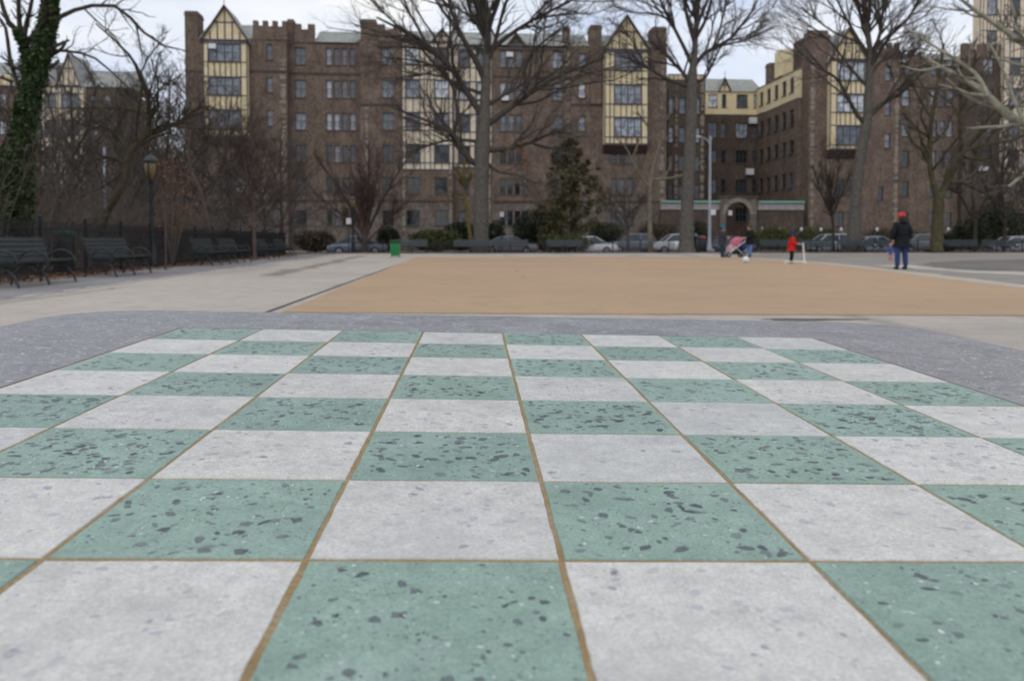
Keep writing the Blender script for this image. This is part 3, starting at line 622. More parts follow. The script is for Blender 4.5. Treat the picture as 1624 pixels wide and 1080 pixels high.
    def aircon(s, px, py, v, w_=0.75, h=0.5):
        u, z = uz(px, py, v); m = MB(); m.box(u - w_ / 2, u + w_ / 2, v - 0.45, v + 0.1, z - h / 2, z + h / 2)
        for k in range(4): m.box(u - w_ / 2 + .05, u + w_ / 2 - .05, v - 0.46, v - 0.451, z - h / 2 + .07 + k * .1, z - h / 2 + .11 + k * .1)
        s.put(m, 'air_conditioner', white_paint)
ROWPX = [(77, 104), (128, 156), (180, 207), (231, 258), (282, 308), (334, 358)]
ZR = [(uz(540, b, 1.2)[1], uz(540, a, 1.2)[1]) for a, b in ROWPX]      # sill and head heights of the six storeys
def ops(px_list, rows, v, cols=2, wr=2):
    o = []
    for a, b in px_list:
        for r in rows: o.append((UX(a, v), UX(b, v), ZR[r][0], ZR[r][1], cols, wr))
    return o
def zpx(px, py, v=0.0): return uz(px, py, v)[1]
Z0 = -0.25
ALL6 = range(6)
mb_ = Bld('apartment_building', 'long brown brick apartment block with crenellated parapets behind the big bare tree', 'building', 0, 0, Z0)
# A: left wing
uA, uB = UX(297), UX(457); zA = zpx(400, 62)
slit = [(UX(425), UX(435), zpx(430, b), zpx(430, a), 1, 2) for a, b in ((71, 95), (123, 147), (175, 200))] 
lowA = [(UX(a), UX(b), ZR[r][0], ZR[r][1], 2, 2) for r in (4, 5) for a, b in ((330, 345), (350, 365), (372, 388), (424, 438))]
zst = ZR[4][0] - 0.75
mb_.wall(uA, uB, zst, zA, 0, slit + [o for o in lowA if o[2] > zst], brick, 16)
mb_.wall(uA - .04, uB + .04, Z0, zst - .001, -.04, [o for o in lowA if o[2] < zst], stonem, 16, 'stone_base')
mb_.chimney(296, 318, 18, 0.03, zA + .001, 2.2)
mb_.roof(UX(318), UX(405), zA + .002, zpx(330, 38, 4), .3, 4)
mb_.parapet(UX(404), uB + .03, zA + .003, zpx(430, 42), .12, 4, .6)
mb_.string(UX(397), uB, zpx(430, 113), 0); mb_.string(uA, UX(324), zpx(310, 113), 0); mb_.string(uA, uB, zst, -.04)
mb_.quoins(UX(452), 2, zpx(452, 95), 0)
def oriel(b, p0, p1, yt, yb, ap, wins, rows, v, stucco, lights=4, d=0.75, back=0.0):
    va = v - d; ua, ub = UX(p0, va), UX(p1, va); pm = (p0 + p1) / 2
    rw = [(zpx(pm, q[1], va), zpx(pm, q[0], va)) for q in rows]
    zt, zb2 = zpx(pm, yt, va), zpx(pm, yb, va)
    b.halftimber(ua, ub, zb2, zt, va, [(UX(wins[0], va), UX(wins[1], va))], rw, stucco, d + back, lights)
    b.gable(ua, ub, zt + .12, zpx(pm, ap, va), va, stucco); b.corbel(ua, ub, zb2 - .17, va, d)
oriel(mb_, 325, 395, 66, 217, 13, (334, 384), [(70, 98), (123, 151), (175, 205)], 0, yellow)
# B: recess
vB = 1.2; u0, u1 = UX(457, vB), UX(572, vB); zB = zpx(520, 68, vB)
pl = ops([(470, 487)], ALL6, vB) + ops([(519, 528), (531, 540), (543.5, 552.5), (556, 565)], ALL6, vB, 1)
mb_.wall(u0, u1, zst, zB, vB, [o for o in pl if o[2] > zst], brick, 14)
mb_.wall(u0 + .001, u1, Z0, zst - .001, vB - .04, [o for o in pl if o[2] < zst], stonem, 14, 'stone_base')
mb_.chimney(457.5, 469, 31, vB + .2, zB + .001, 1.4); mb_.parapet(UX(469, vB), UX(501, vB), zB + .003, zpx(485, 47, vB), vB + .11, 2, .6)
mb_.roof(UX(501, vB), u1, zB + .002, zpx(540, 51, vB + 4), vB, 4); mb_.string(u0, u1, zpx(520, 117, vB), vB); mb_.string(u0, u1, zst, vB - .04)
# C
vC = 0.5; u0, u1 = UX(572, vC), UX(638, vC); zC = zpx(600, 66, vC)
pl = ops([(607, 625)], ALL6, vC)
mb_.wall(u0, u1, zst, zC, vC, [o for o in pl if o[2] > zst], brick, 14)
mb_.wall(u0, u1, Z0, zst - .001, vC - .04, [o for o in pl if o[2] < zst], stonem, 14, 'stone_base')
mb_.chimney(573, 599, 31, vC + .02, zC + .001, 2); mb_.parapet(UX(599, vC), u1 - .02, zC + .003, zpx(620, 47, vC), vC + .12, 2, .55)
mb_.quoins(UX(583, vC), 2.2, zpx(583, 165, vC), vC, .5); mb_.string(u0, u1, zpx(610, 166, vC), vC); mb_.string(u0, u1, zst, vC - .04)
# D: first half-timbered bay over brick
vD = 0.25; u0, u1 = UX(638, vD), UX(719, vD); zd0, zd1 = zpx(680, 270, vD), zpx(680, 68, vD)
rD = [ZR[r] for r in range(4)]; cD = [(UX(a, vD), UX(b, vD)) for a, b in ((645, 666), (690, 712))]
mb_.halftimber(u0, u1, zd0, zd1, vD, cD, rD, cream, 14, 2)
pl = ops([(645, 666), (690, 710)], (4, 5), vD)
mb_.wall(u0, u1, zst, zd0 - .001, vD + .02, [o for o in pl if o[2] > zst], brick, 13.9)
mb_.wall(u0, u1, Z0, zst - .001, vD - .02, [o for o in pl if o[2] < zst], stonem, 13.9, 'stone_base'); mb_.string(u0, u1, zst, vD - .02)
for pa, pb, ap in ((640, 664, 57), (688, 716, 50)): mb_.gable(UX(pa, vD), UX(pb, vD), zd1 + .1, zpx((pa + pb) / 2, ap, vD), vD + .01, cream, 3.5, .15)
mb_.quoins(UX(641, vD), 2, zd0, vD - .02, .4); mb_.quoins(UX(715, vD), 2, zd0, vD - .02, .4)
mb_.roof(u0, UX(900, 1), zd1 + .004, zpx(770, 51, 4.5), .9, 4)
# E: half-timbered recess behind the tree
vE = 1.1; u0, u1 = UX(719, vE), UX(781, vE)
cE = [(UX(a, vE), UX(b, vE)) for a, b in ((728, 745), (756, 772))]; zE0 = ZR[3][0] - .5
mb_.halftimber(u0, u1, zE0, zd1 - .02, vE, cE, rD, cream, 13, 2)
pl = ops([(728, 745), (756, 772)], (4, 5), vE); mb_.wall(u0, u1, Z0, zE0 - .001, vE + .02, pl, brick, 12.9); mb_.quoins(UX(777, vE), 2, zE0, vE + .02, .4)
# F
vF = 0.8; u0, u1 = UX(781, vF), UX(905, vF); zF = zpx(840, 76, vF)
pl = ops([(793, 803), (806, 816), (818.5, 828.5)], range(4), vF, 1) + ops([(876, 892)], ALL6, vF) + ops([(793, 802), (804.5, 813.5), (816, 825), (828, 837)], (4, 5), vF, 1)
mb_.wall(u0, u1, zst, zF, vF, [o for o in pl if o[2] > zst], brick, 14)
mb_.wall(u0, u1, Z0, zst - .001, vF - .04, [o for o in pl if o[2] < zst], stonem, 14, 'stone_base'); mb_.string(u0, u1, zst, vF - .04)
mb_.gable(UX(805, vF), UX(832, vF), zF + .05, zpx(818, 57, vF), vF + .02, brick, 3.5, .1)
mb_.chimney(893, 904, 43, vF + .6, zF + .001, 1.4); mb_.quoins(UX(903, vF), 3, zpx(903, 82, vF), vF, .9); mb_.string(u0, UX(893, vF), zF - .2, vF)
mb_.string(u0, u1, zpx(840, 122, vF), vF)
# G + H: right wing
vG = 0.1; u0, u1 = UX(905, vG), UX(1056, vG); zG = zpx(980, 74, vG)
pl = [(UX(917, vG), UX(928, vG), zpx(922, b, vG), zpx(922, a, vG), 1, 2) for a, b in ((85, 107), (131, 156), (185, 208))] + ops([(968, 978), (981, 991), (994, 1004)], (3, 4, 5), vG, 1)
mb_.wall(u0, u1, zst, zG, vG, [o for o in pl if o[2] > zst], brick, 16)
mb_.wall(u0 - .03, u1 + .03, Z0, zst - .001, vG - .04, [o for o in pl if o[2] < zst], stonem, 16, 'stone_base'); mb_.string(u0, u1, zst, vG - .04)
mb_.chimney(935, 954, 40, vG + .02, zG + .001, 2); mb_.chimney(1033, 1056, 43, vG + .02, zG + .001, 2.4)
mb_.wall(UX(936, vG - .25), UX(953, vG - .25), zpx(945, 166, vG), zG, vG - .25, [], brick, .24, 'chimney_breast')
mb_.roof(UX(906, vG), UX(935, vG), zG + .002, zpx(920, 55, 4), .5, 4); mb_.roof(UX(955, vG), UX(1033, vG), zG + .002, zpx(1010, 56, 4), .5, 4)
oriel(mb_, 958, 1027, 81, 229, 28, (974, 1016), [(84, 112), (135, 165), (187, 217)], vG, yellow)
mb_.quoins(UX(1050, vG), 2, zpx(1050, 90, vG), vG, .6); mb_.string(UX(905, vG), UX(955, vG), zpx(930, 166, vG), vG)
for px, py, v in ((338, 75, -.75), (808, 88, vF), (801, 157, vF)): mb_.aircon(px, py, v)
# courtyard: link wall, rear wing and side wing
rw = Bld('rear_wing_building', 'rear courtyard wing with a yellow top storey between the two brown blocks', 'building', UX(1056, 9), 9, Z0)
vK = 9.0; u0, u1 = UX(1058, vK), UX(1117, vK); zK = zpx(1090, 128, vK)
pl = [(UX(a, vK), UX(b, vK), ZR[r][0], ZR[r][1], 1, 2) for r in range(1, 6) for a, b in ((1060, 1067), (1076, 1086), (1101, 1109))]
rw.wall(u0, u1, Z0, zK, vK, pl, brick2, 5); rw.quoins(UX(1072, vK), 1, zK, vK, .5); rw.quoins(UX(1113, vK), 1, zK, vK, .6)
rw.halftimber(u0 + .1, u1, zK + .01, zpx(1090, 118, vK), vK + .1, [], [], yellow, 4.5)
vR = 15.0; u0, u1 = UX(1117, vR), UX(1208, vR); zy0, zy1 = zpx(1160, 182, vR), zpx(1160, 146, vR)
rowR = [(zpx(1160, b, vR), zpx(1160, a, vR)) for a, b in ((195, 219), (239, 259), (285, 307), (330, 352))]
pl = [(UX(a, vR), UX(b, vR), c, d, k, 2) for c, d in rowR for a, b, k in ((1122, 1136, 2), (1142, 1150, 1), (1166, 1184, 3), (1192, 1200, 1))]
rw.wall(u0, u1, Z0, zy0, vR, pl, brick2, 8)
zw = (zpx(1160, 171, vR), zpx(1160, 150, vR))
rw.wall(u0, u1, zy0 + .001, zy1, vR - .05, [(UX(a, vR), UX(b, vR), *zw, k, 2) for a, b, k in ((1122, 1136, 2), (1143, 1150, 1), (1166, 1184, 3), (1193, 1200, 1))], yellow, 8, 'stucco_wall')
rw.gable(UX(1138, vR), UX(1156, vR), zy1 + .01, zpx(1147, 127, vR), vR - .02, yellow, 2.5, .05)
rw.roof(u0, u1, zy1 + .003, zpx(1160, 126, vR + 4), vR, 4)
for px, py in ((1193, 192), (1188, 273)): rw.aircon(px, py, vR, 1.0, .8)
# right building
rb = Bld('right_apartment_building', 'brown brick block with a timbered oriel behind the forked mossy tree', 'building', UX(1262), 0, Z0)
uS = UX(1264, 2.0)
# side wing: faces left along the courtyard (u = uS), from v=2 to v=15
def sidewall(b, name, mat, va, vb, za, zb_, u, opn):
    m = MB(); vs_ = sorted({va, vb, *[x for o in opn for x in o[:2]]}); zs = sorted({za, zb_, *[x for o in opn for x in o[2:4]]})
    for i in range(len(vs_) - 1):
        for k in range(len(zs) - 1):
            cv, cz = (vs_[i] + vs_[i + 1]) / 2, (zs[k] + zs[k + 1]) / 2
            if any(o[0] < cv < o[1] and o[2] < cz < o[3] for o in opn): continue
            m.face([(u, vs_[i + 1], zs[k]), (u, vs_[i], zs[k]), (u, vs_[i], zs[k + 1]), (u, vs_[i + 1], zs[k + 1])])
    for o in opn:
        a, c, d, e_ = o; e = u + .2
        for q in ([(u, a, d), (u, a, e_), (e, a, e_), (e, a, d)], [(u, c, e_), (u, c, d), (e, c, d), (e, c, e_)], [(u, a, d), (e, a, d), (e, c, d), (u, c, d)], [(u, a, e_), (u, c, e_), (e, c, e_), (e, a, e_)]): m.face(q)
        f, g, si = win_mesh(c - a - .006, e_ - d - .006, 2, 2, True)
        w1 = link('window', f, b.root, (u + .12 - b.u0, (a + c) / 2 - b.v0, d + .003 - b.zb)); w1.rotation_euler = (0, 0, -math.pi / 2); link('pane', g, w1); link('sill', si, w1)
    m.face([(u, va, zb_), (u + 6, va, zb_), (u + 6, vb, zb_), (u, vb, zb_)]); m.face([(u, va, za), (u + 6, va, za), (u + 6, va, zb_), (u, va, zb_)])
    return b.put(m, name, mat)
sv = [(3.2, 4.4), (5.4, 6.6), (7.8, 9.0), (10.2, 11.4), (12.6, 13.8)]
sidewall(rb, 'wall', brick, 2.0, 15.0, Z0, zy0, uS, [(a, b, c, d) for a, b in sv for c, d in rowR])
sidewall(rb, 'stucco_wall', yellow, 2.0, 15.0, zy0 + .001, zy1 + .35, uS - .05, [(a, b, *zw) for a, b in sv])
m_ = MB(); m_.prism([(uS - .2, 1.9, zy1 + .36), (uS + 5, 1.9, zy1 + 3.0), (uS + 5, 1.9, zy1 + .36)], (0, 13.3, 0)); rb.put(m_, 'roof', slate)
rb.boxp('penthouse', yellow, UX(1236, 7), UX(1262, 7), 7.0, 9.0, zy1 + .6, zpx(1245, 79, 7)); rb.chimney(1217, 1229, 100, 11.0, zy1 + .5, 1.3)
# tower
u0, u1 = UX(1281), UX(1313); zT = zpx(1297, 60)
rb.wall(u0, u1, Z0, zT, 0, [], brick, 4.5); rb.boxp('chimney', brick, u0 - .08, u1 + .05, -.08, 4.4, zT + .001, zT + .35); rb.boxp('chimney', brick, u0 + .15, u1 - .15, .2, 2, zT + .351, zT + .9)
rb.quoins(UX(1287), 2, zT - 2, 0, .6)
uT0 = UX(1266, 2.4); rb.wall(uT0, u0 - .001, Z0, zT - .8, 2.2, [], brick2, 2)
u2, u3 = UX(1313), UX(1423); zR = zpx(1370, 90)
pl = [(UX(1401), UX(1410), zpx(1405, b), zpx(1405, a), 1, 2) for a, b in ((105, 128), (160, 183), (212, 235))] + [(UX(1391), UX(1400), zpx(1395, 318), zpx(1395, 296), 1, 2)] + ops([(1325, 1338), (1343, 1356)], (4, 5), 0)
rb.wall(u1 + .001, u3, Z0, zR, .02, pl, brick, 14); rb.roof(UX(1313), UX(1392), zR + .002, zpx(1340, 70, 4), .5, 4)
oriel(rb, 1314, 1370, 96, 237, 48, (1325, 1368), [(98, 128), (150, 178), (200, 230)], 0, yellow)
rb.parapet(UX(1393), u3 + .02, zR + .003, zpx(1410, 77), .14, 3, .7); rb.quoins(UX(1420), 2, zpx(1420, 110), .02, .7)
v4 = 1.2; u4, u5 = UX(1423, v4), UX(1524, v4); z4 = zpx(1480, 105, v4)
pl = ops([(1428, 1440), (1473, 1483), (1486, 1496), (1499, 1509)], ALL6, v4, 1)
rb.wall(u4, u5, Z0, z4, v4, pl, brick, 13); rb.parapet(u4, UX(1462, v4), z4 + .003, zpx(1440, 90, v4), v4 + .12, 3, .6); rb.roof(UX(1462, v4), u5, z4 + .004, zpx(1490, 86, v4 + 4), v4, 4)
v5 = .4; u6, u7 = UX(1524, v5), UX(1586, v5); z5 = zpx(1550, 92, v5)
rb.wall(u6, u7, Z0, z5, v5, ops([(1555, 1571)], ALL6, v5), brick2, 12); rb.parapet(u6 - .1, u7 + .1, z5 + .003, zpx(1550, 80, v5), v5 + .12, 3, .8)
u8, u9 = UX(1586, 0), UX(1690, 0); zr5 = [ZR[r] for r in range(4)]
rb.halftimber(u8, u9, ZR[3][0] - .8, zpx(1600, 62, 0), 0.0, [(UX(1597), UX(1613)), (UX(1640), UX(1660))], zr5, cream, 12, 2)
rb.wall(u8, u9, Z0, ZR[3][0] - .801, .05, ops([(1597, 1612), (1640, 1656)], (4, 5), .05), brick, 12)
for px, py, v in ((1558, 268, v5), (1432, 97, v4)): rb.aircon(px, py, v, .9, .5)
tw = Bld('timbered_tower', 'tall yellow half-timbered tower rising above the far right roofs', 'building', UX(1548, 16), 16, Z0)
u0, u1 = UX(1548, 16), UX(1700, 16); zt = zpx(1590, -45, 16)
tw.halftimber(u0, u1, zpx(1590, 88, 16), zt, 16, [(UX(a, 16), UX(a + 14, 16)) for a in (1560, 1596, 1640)], [(zpx(1590, y + 26, 16), zpx(1590, y, 16)) for y in (50, -2)], cream, 1.5, 2, .5)
tw.wall(u0, u1, Z0, zpx(1590, 88, 16) - .001, 16.05, [], brick, 9); tw.roof(u0, u1, zt + .002, zt + 2, 16, .75)
# low screen wall with copper coping and stone arch
gw = Bld('courtyard_screen_wall', 'low stone screen wall with green copper coping across the courtyard mouth', 'wall', UX(1050, -.6), -.6, Z0)
vv_ = -.6
for pa, pb in ((1048, 1141), (1201, 1274)):
    ua, ub = UX(pa, vv_), UX(pb, vv_); zt = zpx(1100, 319, vv_); gw.boxp('wall', brick2, ua, ub, vv_, vv_ + .5, Z0, zt - 1.0)
    gw.boxp('parapet', limestone, ua, ub, vv_ - .12, vv_ + .6, zt - .999, zt - .2); gw.boxp('coping', copper, ua, ub, vv_ - .3, vv_ + .8, zt - .199, zt + .03)
ag = Bld('stone_gateway', 'rough stone gateway with a dark round arch behind the stroller', 'gate', UX(1142, -.9), -.9, Z0)
ua, ub = UX(1142, -.9), UX(1200, -.9); zt = zpx(1170, 314, -.9); um = UX(1170, -.9); ra = (UX(1194, -.9) - UX(1148, -.9)) / 2 * .82; zs_ = zt - .5 - ra
m_ = MB(); N = 18
arc = [(um + ra * math.cos(math.pi * k / N), zs_ + ra * math.sin(math.pi * k / N)) for k in range(N + 1)]
for k in range(N):
    (xa, za), (xb, zb2) = arc[k], arc[k + 1]
    m_.prism([(xa, -.9, za), (xa, -.9, zt), (xb, -.9, zt), (xb, -.9, zb2)], (0, 1.0, 0))
m_.box(ua, um - ra, -.9, .1, Z0, zt); m_.box(um + ra, ub, -.9, .1, Z0, zt)
ag.put(m_, 'wall', stonem); m_ = MB()
for k in range(13):
    a = math.pi * (k + .5) / 13; c, s_ = math.cos(a), math.sin(a); r0, r1 = ra + .02, ra + .5; da = .105
    pr = [(um + r0 * math.cos(a - da), -.97, zs_ + r0 * math.sin(a - da)), (um + r1 * math.cos(a - da), -.97, zs_ + r1 * math.sin(a - da)), (um + r1 * math.cos(a + da), -.97, zs_ + r1 * math.sin(a + da)), (um + r0 * math.cos(a + da), -.97, zs_ + r0 * math.sin(a + da))]
    m_.prism(pr, (0, .06, 0))
o = ag.put(m_, 'arch_stones', quoinm); o['kind'] = 'stuff'
ag.boxp('coping', capm, ua - .1, ub + .1, -1.0, .2, zt + .001, zt + .2)
# left far building
vL = 23.0
lb = Bld('left_apartment_building', 'distant brown building with one steep timbered gable behind the ivy-clad tree', 'building', UX(-60, vL), vL, Z0)
u0, u1 = UX(-60, vL), UX(188, vL); zL = zpx(100, 138, vL)
zrl = [(zpx(100, y + 22, vL), zpx(100, y, vL)) for y in (150, 192, 234, 276, 316)]
pl = [(UX(a, vL), UX(a + 11, vL), c, d, 2, 2) for c, d in zrl for a in (-50, -25, 2, 30, 146, 168)]
lb.wall(u0, u1, Z0, zL, vL, pl, brick, 12)
lb.halftimber(UX(64, vL - .4), UX(138, vL - .4), zpx(100, 280, vL), zL - .05, vL - .4, [(UX(78, vL), UX(94, vL)), (UX(104, vL), UX(130, vL))], zrl[:4], cream, .39, 3, .9)
lb.gable(UX(98, vL), UX(133, vL), zL + .1, zpx(115, 88, vL), vL - .38, cream, 6, .2)
lb.roof(u0, UX(20, vL), zL + .002, zpx(10, 100, vL + 4), vL, 4); lb.roof(UX(133, vL), u1 + 2, zL + .002, zpx(160, 113, vL + 4), vL, 4); lb.roof(UX(20, vL), UX(98, vL), zL + .002, zpx(90, 100, vL + 4), vL, 4)
lb.boxp('parapet', limestone, UX(76, vL), UX(97, vL), vL - .5, vL + 1, zL + .003, zpx(86, 102, vL))
lb.boxp('stucco_wall', yellow, u0, UX(22, vL), vL - .1, vL + .5, zL + .004, zpx(10, 118, vL))

# ------------------------------------------------------------------ trees
def resample(P, Rr, K):
    P = np.array(P, float); Rr = np.array(Rr, float); n = len(P)
    # Catmull-Rom through the points
    E = np.vstack([2 * P[0] - P[1], P, 2 * P[-1] - P[-2]]); t = np.linspace(0, n - 1 - 1e-6, K); out = []
    for q in t:
        i = int(q); f = q - i; p0, p1, p2, p3 = E[i], E[i + 1], E[i + 2], E[i + 3]
        out.append(0.5 * ((2 * p1) + (-p0 + p2) * f + (2 * p0 - 5 * p1 + 4 * p2 - p3) * f * f + (-p0 + 3 * p1 - 3 * p2 + p3) * f ** 3))
    return np.array(out), np.interp(t, range(n), Rr)
def grow(P, RR, n, lo, hi, ratio, spread, up, K=6, wig=0.12, rmin=0.006, rr=0.6, flat=1.0, tip=0.6):
    """side branches on a batch of branches: P (N,K0,3), RR (N,K0)"""
    N, K0, _ = P.shape; ln = np.linalg.norm(np.diff(P, axis=1), axis=2).sum(1)
    par = np.repeat(np.arange(N), n); M = len(par); t = rng.uniform(lo, hi, M); x = t * (K0 - 1); i = np.minimum(x.astype(int), K0 - 2); f = (x - i)[:, None]
    base = P[par, i] * (1 - f) + P[par, i + 1] * f; r0 = RR[par, i] * (1 - f[:, 0]) + RR[par, i + 1] * f[:, 0]
    T = P[par, i + 1] - P[par, i]; T /= np.linalg.norm(T, axis=1, keepdims=True) + 1e-9
    rv = rng.normal(size=(M, 3)); rv[:, 1] *= flat; rv -= (rv * T).sum(1, keepdims=True) * T; rv /= np.linalg.norm(rv, axis=1, keepdims=True) + 1e-9
    a = spread * rng.uniform(0.6, 1.3, M)[:, None]; D = T * np.cos(a) + rv * np.sin(a)
    Ln = ln[par] * ratio * rng.uniform(0.55, 1.25, M) * (1.15 - tip * t)
    step = Ln / (K - 1); out = np.empty((M, K, 3)); out[:, 0] = base; cur = D
    for k in range(1, K):
        cur = cur + rng.normal(size=(M, 3)) * wig + np.array([0, 0, up]); cur /= np.linalg.norm(cur, axis=1, keepdims=True); out[:, k] = out[:, k - 1] + cur * step[:, None]
    ra = np.maximum(np.minimum(r0 * rr, r0 * .95), rmin); Rn = ra[:, None] * np.linspace(1, 0.35, K)[None]; return out, np.maximum(Rn, rmin * 0.75)
def twigs_obj(name, parts, mat, parent, S=3, stuff=True):
    vs_, fs_, o = [], [], 0
    for P, RR in parts:
        v, f = tubes(P, RR, S); vs_.append(v); fs_.append(f + o); o += len(v)
    me = mesh_np(name, np.vstack(vs_) - np.array(parent.location), np.vstack(fs_), mat)
    ob = link(name, me, parent)
    if stuff: ob['kind'] = 'stuff'
    return ob
def limb_obj(name, P, Rr, mat, parent, S=10):
    v, f = tubes(P[None], Rr[None], S); return link(name, mesh_np(name, v - np.array(parent.location), f, mat), parent)
def tree(name, label, Y, trunk, limbs, mat, tmat, levels, group=None, cat='tree', depth=0.35, lmat=None, S=12):
    """trunk / limbs: lists of (px, py, width_px) as sighted at distance Y; limbs bend towards or away from the viewer"""
    k = 1 / ppm(Y)
    tp = [W(p[0], p[1], Y) for p in trunk]; base = tp[0].copy(); base[2] = 0.0; g = G(trunk[0][0], 400)
    if tp[0][2] > 0.05: tp.insert(0, base); tr = [trunk[0][2] * k * .62] + [p[2] * k / 2 for p in trunk]
    else: tp[0][2] = -0.05; tr = [p[2] * k / 2 for p in trunk]
    root = empty(name, (base[0], base[1], 0), 0, label, cat, group)
    P, Rr = resample(tp, tr, 22); Rr = Rr * (1 + .05 * rng.normal(size=22)); Rr[0] *= 1.25
    limb_obj('trunk', P, Rr, mat, root, S); allP, allR = [], []
    Pt, Rt = resample(tp, tr, 9); top = Pt[4:]; allP.append(resample(top, Rt[4:], 9)[0]); allR.append(resample(top, Rt[4:], 9)[1])
    for lm in limbs:
        dy = rng.uniform(-1, 1) * depth; pts = []; n = len(lm); run = sum(math.hypot(lm[i + 1][0] - lm[i][0], lm[i + 1][1] - lm[i][1]) for i in range(n - 1)) * k; acc = 0
        for i, p in enumerate(lm):
            if i: acc += math.hypot(p[0] - lm[i - 1][0], p[1] - lm[i - 1][1]) * k
            pts.append(W(p[0], p[1], Y + dy * acc))
        P, Rr = resample(pts, [p[2] * k / 2 for p in lm], 9); limb_obj('limb', P, Rr, lmat or mat, root, 8); allP.append(P); allR.append(Rr)
    P, RR = np.array(allP), np.array(allR); parts = []
    for lv in levels:
        P, RR = grow(P, RR, **lv); parts.append((P, RR))
    if len(parts) > 1:
        twigs_obj('branches', parts[:1], lmat or mat, root, 5); twigs_obj('twigs', parts[1:], tmat, root, 3)
    elif parts: twigs_obj('twigs', parts, tmat, root, 3)
    return root, parts
LV = [dict(n=11, lo=.12, hi=1, ratio=.46, spread=.8, up=.06, K=7, wig=.15, rmin=.017, rr=.6),
      dict(n=9, lo=.12, hi=1, ratio=.52, spread=.75, up=.05, K=6, wig=.18, rmin=.011, rr=.6),
      dict(n=6, lo=.15, hi=1, ratio=.6, spread=.7, up=.03, K=4, wig=.2, rmin=.0075, rr=.65)]
LF = [dict(n=11, lo=.25, hi=1, ratio=.62, spread=.58, up=.05, K=8, wig=.13, rmin=.018, rr=.6, tip=.3),
      dict(n=8, lo=.2, hi=1, ratio=.52, spread=.6, up=.04, K=6, wig=.16, rmin=.0105, rr=.6, tip=.4),
      dict(n=6, lo=.15, hi=1, ratio=.55, spread=.65, up=.02, K=5, wig=.18, rmin=.0058, rr=.6)]
oak_root, oak_tw = tree('oak_tree', 'big bare tree with thick grey trunk before the middle of the brown block', 58,
    [(763, 401, 27), (763, 330, 23.5), (764, 262, 22.5), (765, 232, 27), (768, 190, 19), (771, 120, 14), (773, 62, 12.5), (768, 0, 9), (764, -70, 6)],
    [[(757, 258, 12), (745, 254, 10), (718, 213, 8), (685, 195, 5), (645, 180, 3)], [(720, 214, 6), (725, 184, 5), (719, 142, 4), (704, 108, 2.5)],
     [(766, 185, 12), (752, 165, 10), (719, 113, 9), (677, 71, 7), (637, 48, 5), (597, 28, 3)], [(768, 125, 11), (755, 98, 9), (733, 59, 7), (716, 17, 5), (704, -35, 4)],
     [(771, 62, 9), (759, 42, 7), (744, 14, 5), (733, -40, 4)], [(772, 60, 9), (780, 31, 7), (792, 0, 5), (803, -50, 4)],
     [(769, 200, 12), (801, 178, 8), (835, 153, 7), (875, 127, 5), (905, 113, 4), (960, 92, 2.5)], [(773, 84, 9), (804, 59, 7), (847, 31, 5), (903, 3, 4), (940, -25, 3)],
     [(768, 239, 10), (813, 235, 6), (861, 218, 4), (883, 203, 3)], [(833, 154, 5), (835, 99, 4), (864, 65, 3), (902, 40, 2)], [(769, 170, 8), (801, 150, 5), (824, 137, 4), (850, 122, 2.5)],
     [(769, 255, 6), (790, 272, 4), (822, 278, 2.5), (850, 292, 1.5)], [(767, 150, 7), (740, 140, 5), (700, 122, 4), (660, 118, 2.5), (625, 128, 2)], [(716, 16, 5), (690, -10, 4), (650, -30, 3)],
     [(677, 71, 5), (660, 40, 4), (640, 8, 3), (620, -20, 2)], [(718, 112, 5), (690, 105, 4), (655, 96, 3), (610, 92, 2)], [(847, 32, 4), (880, 25, 3), (920, 22, 2)], [(760, 225, 6), (720, 222, 4), (680, 230, 2.5), (640, 245, 1.5)]], bark, barktwig, LF, lmat=barklimb)
tree('street_tree', 'tall bare tree with straight grey trunk beside the curved street lamp', 57,
    [(1088, 402, 29), (1089, 370, 22), (1091, 300, 19), (1096, 200, 18), (1097, 130, 17), (1101, 92, 10), (1104, 42, 8), (1110, -25, 6), (1112, -70, 4)],
    [[(1094, 135, 9), (1084, 117, 6), (1058, 89, 4), (1045, 60, 2.5)], [(1095, 138, 8), (1058, 126, 5), (1023, 105, 4), (996, 92, 2.5)], [(1099, 105, 8), (1084, 74, 6), (1062, 31, 5), (1047, 0, 4), (1035, -40, 3)],
     [(1099, 110, 8), (1113, 89, 6), (1130, 78, 6), (1156, 64, 5), (1177, 39, 4), (1197, 14, 3)], [(1099, 128, 7), (1117, 126, 4), (1132, 97, 3.5), (1145, 70, 2.5)], [(1104, 60, 6), (1120, 30, 5), (1130, -10, 4), (1140, -60, 3)],
     [(1103, 75, 6), (1090, 30, 5), (1083, -15, 4), (1078, -60, 3)], [(1130, 78, 4), (1142, 45, 3), (1150, 10, 3), (1155, -30, 2)], [(1062, 32, 3.5), (1035, 22, 3), (1000, 20, 2), (975, 12, 1.5)],
     [(1156, 64, 3), (1180, 60, 2.5), (1210, 45, 2)], [(1023, 105, 3), (1005, 70, 2.5), (985, 40, 2)]], bark, barktwig, LF, lmat=barklimb)
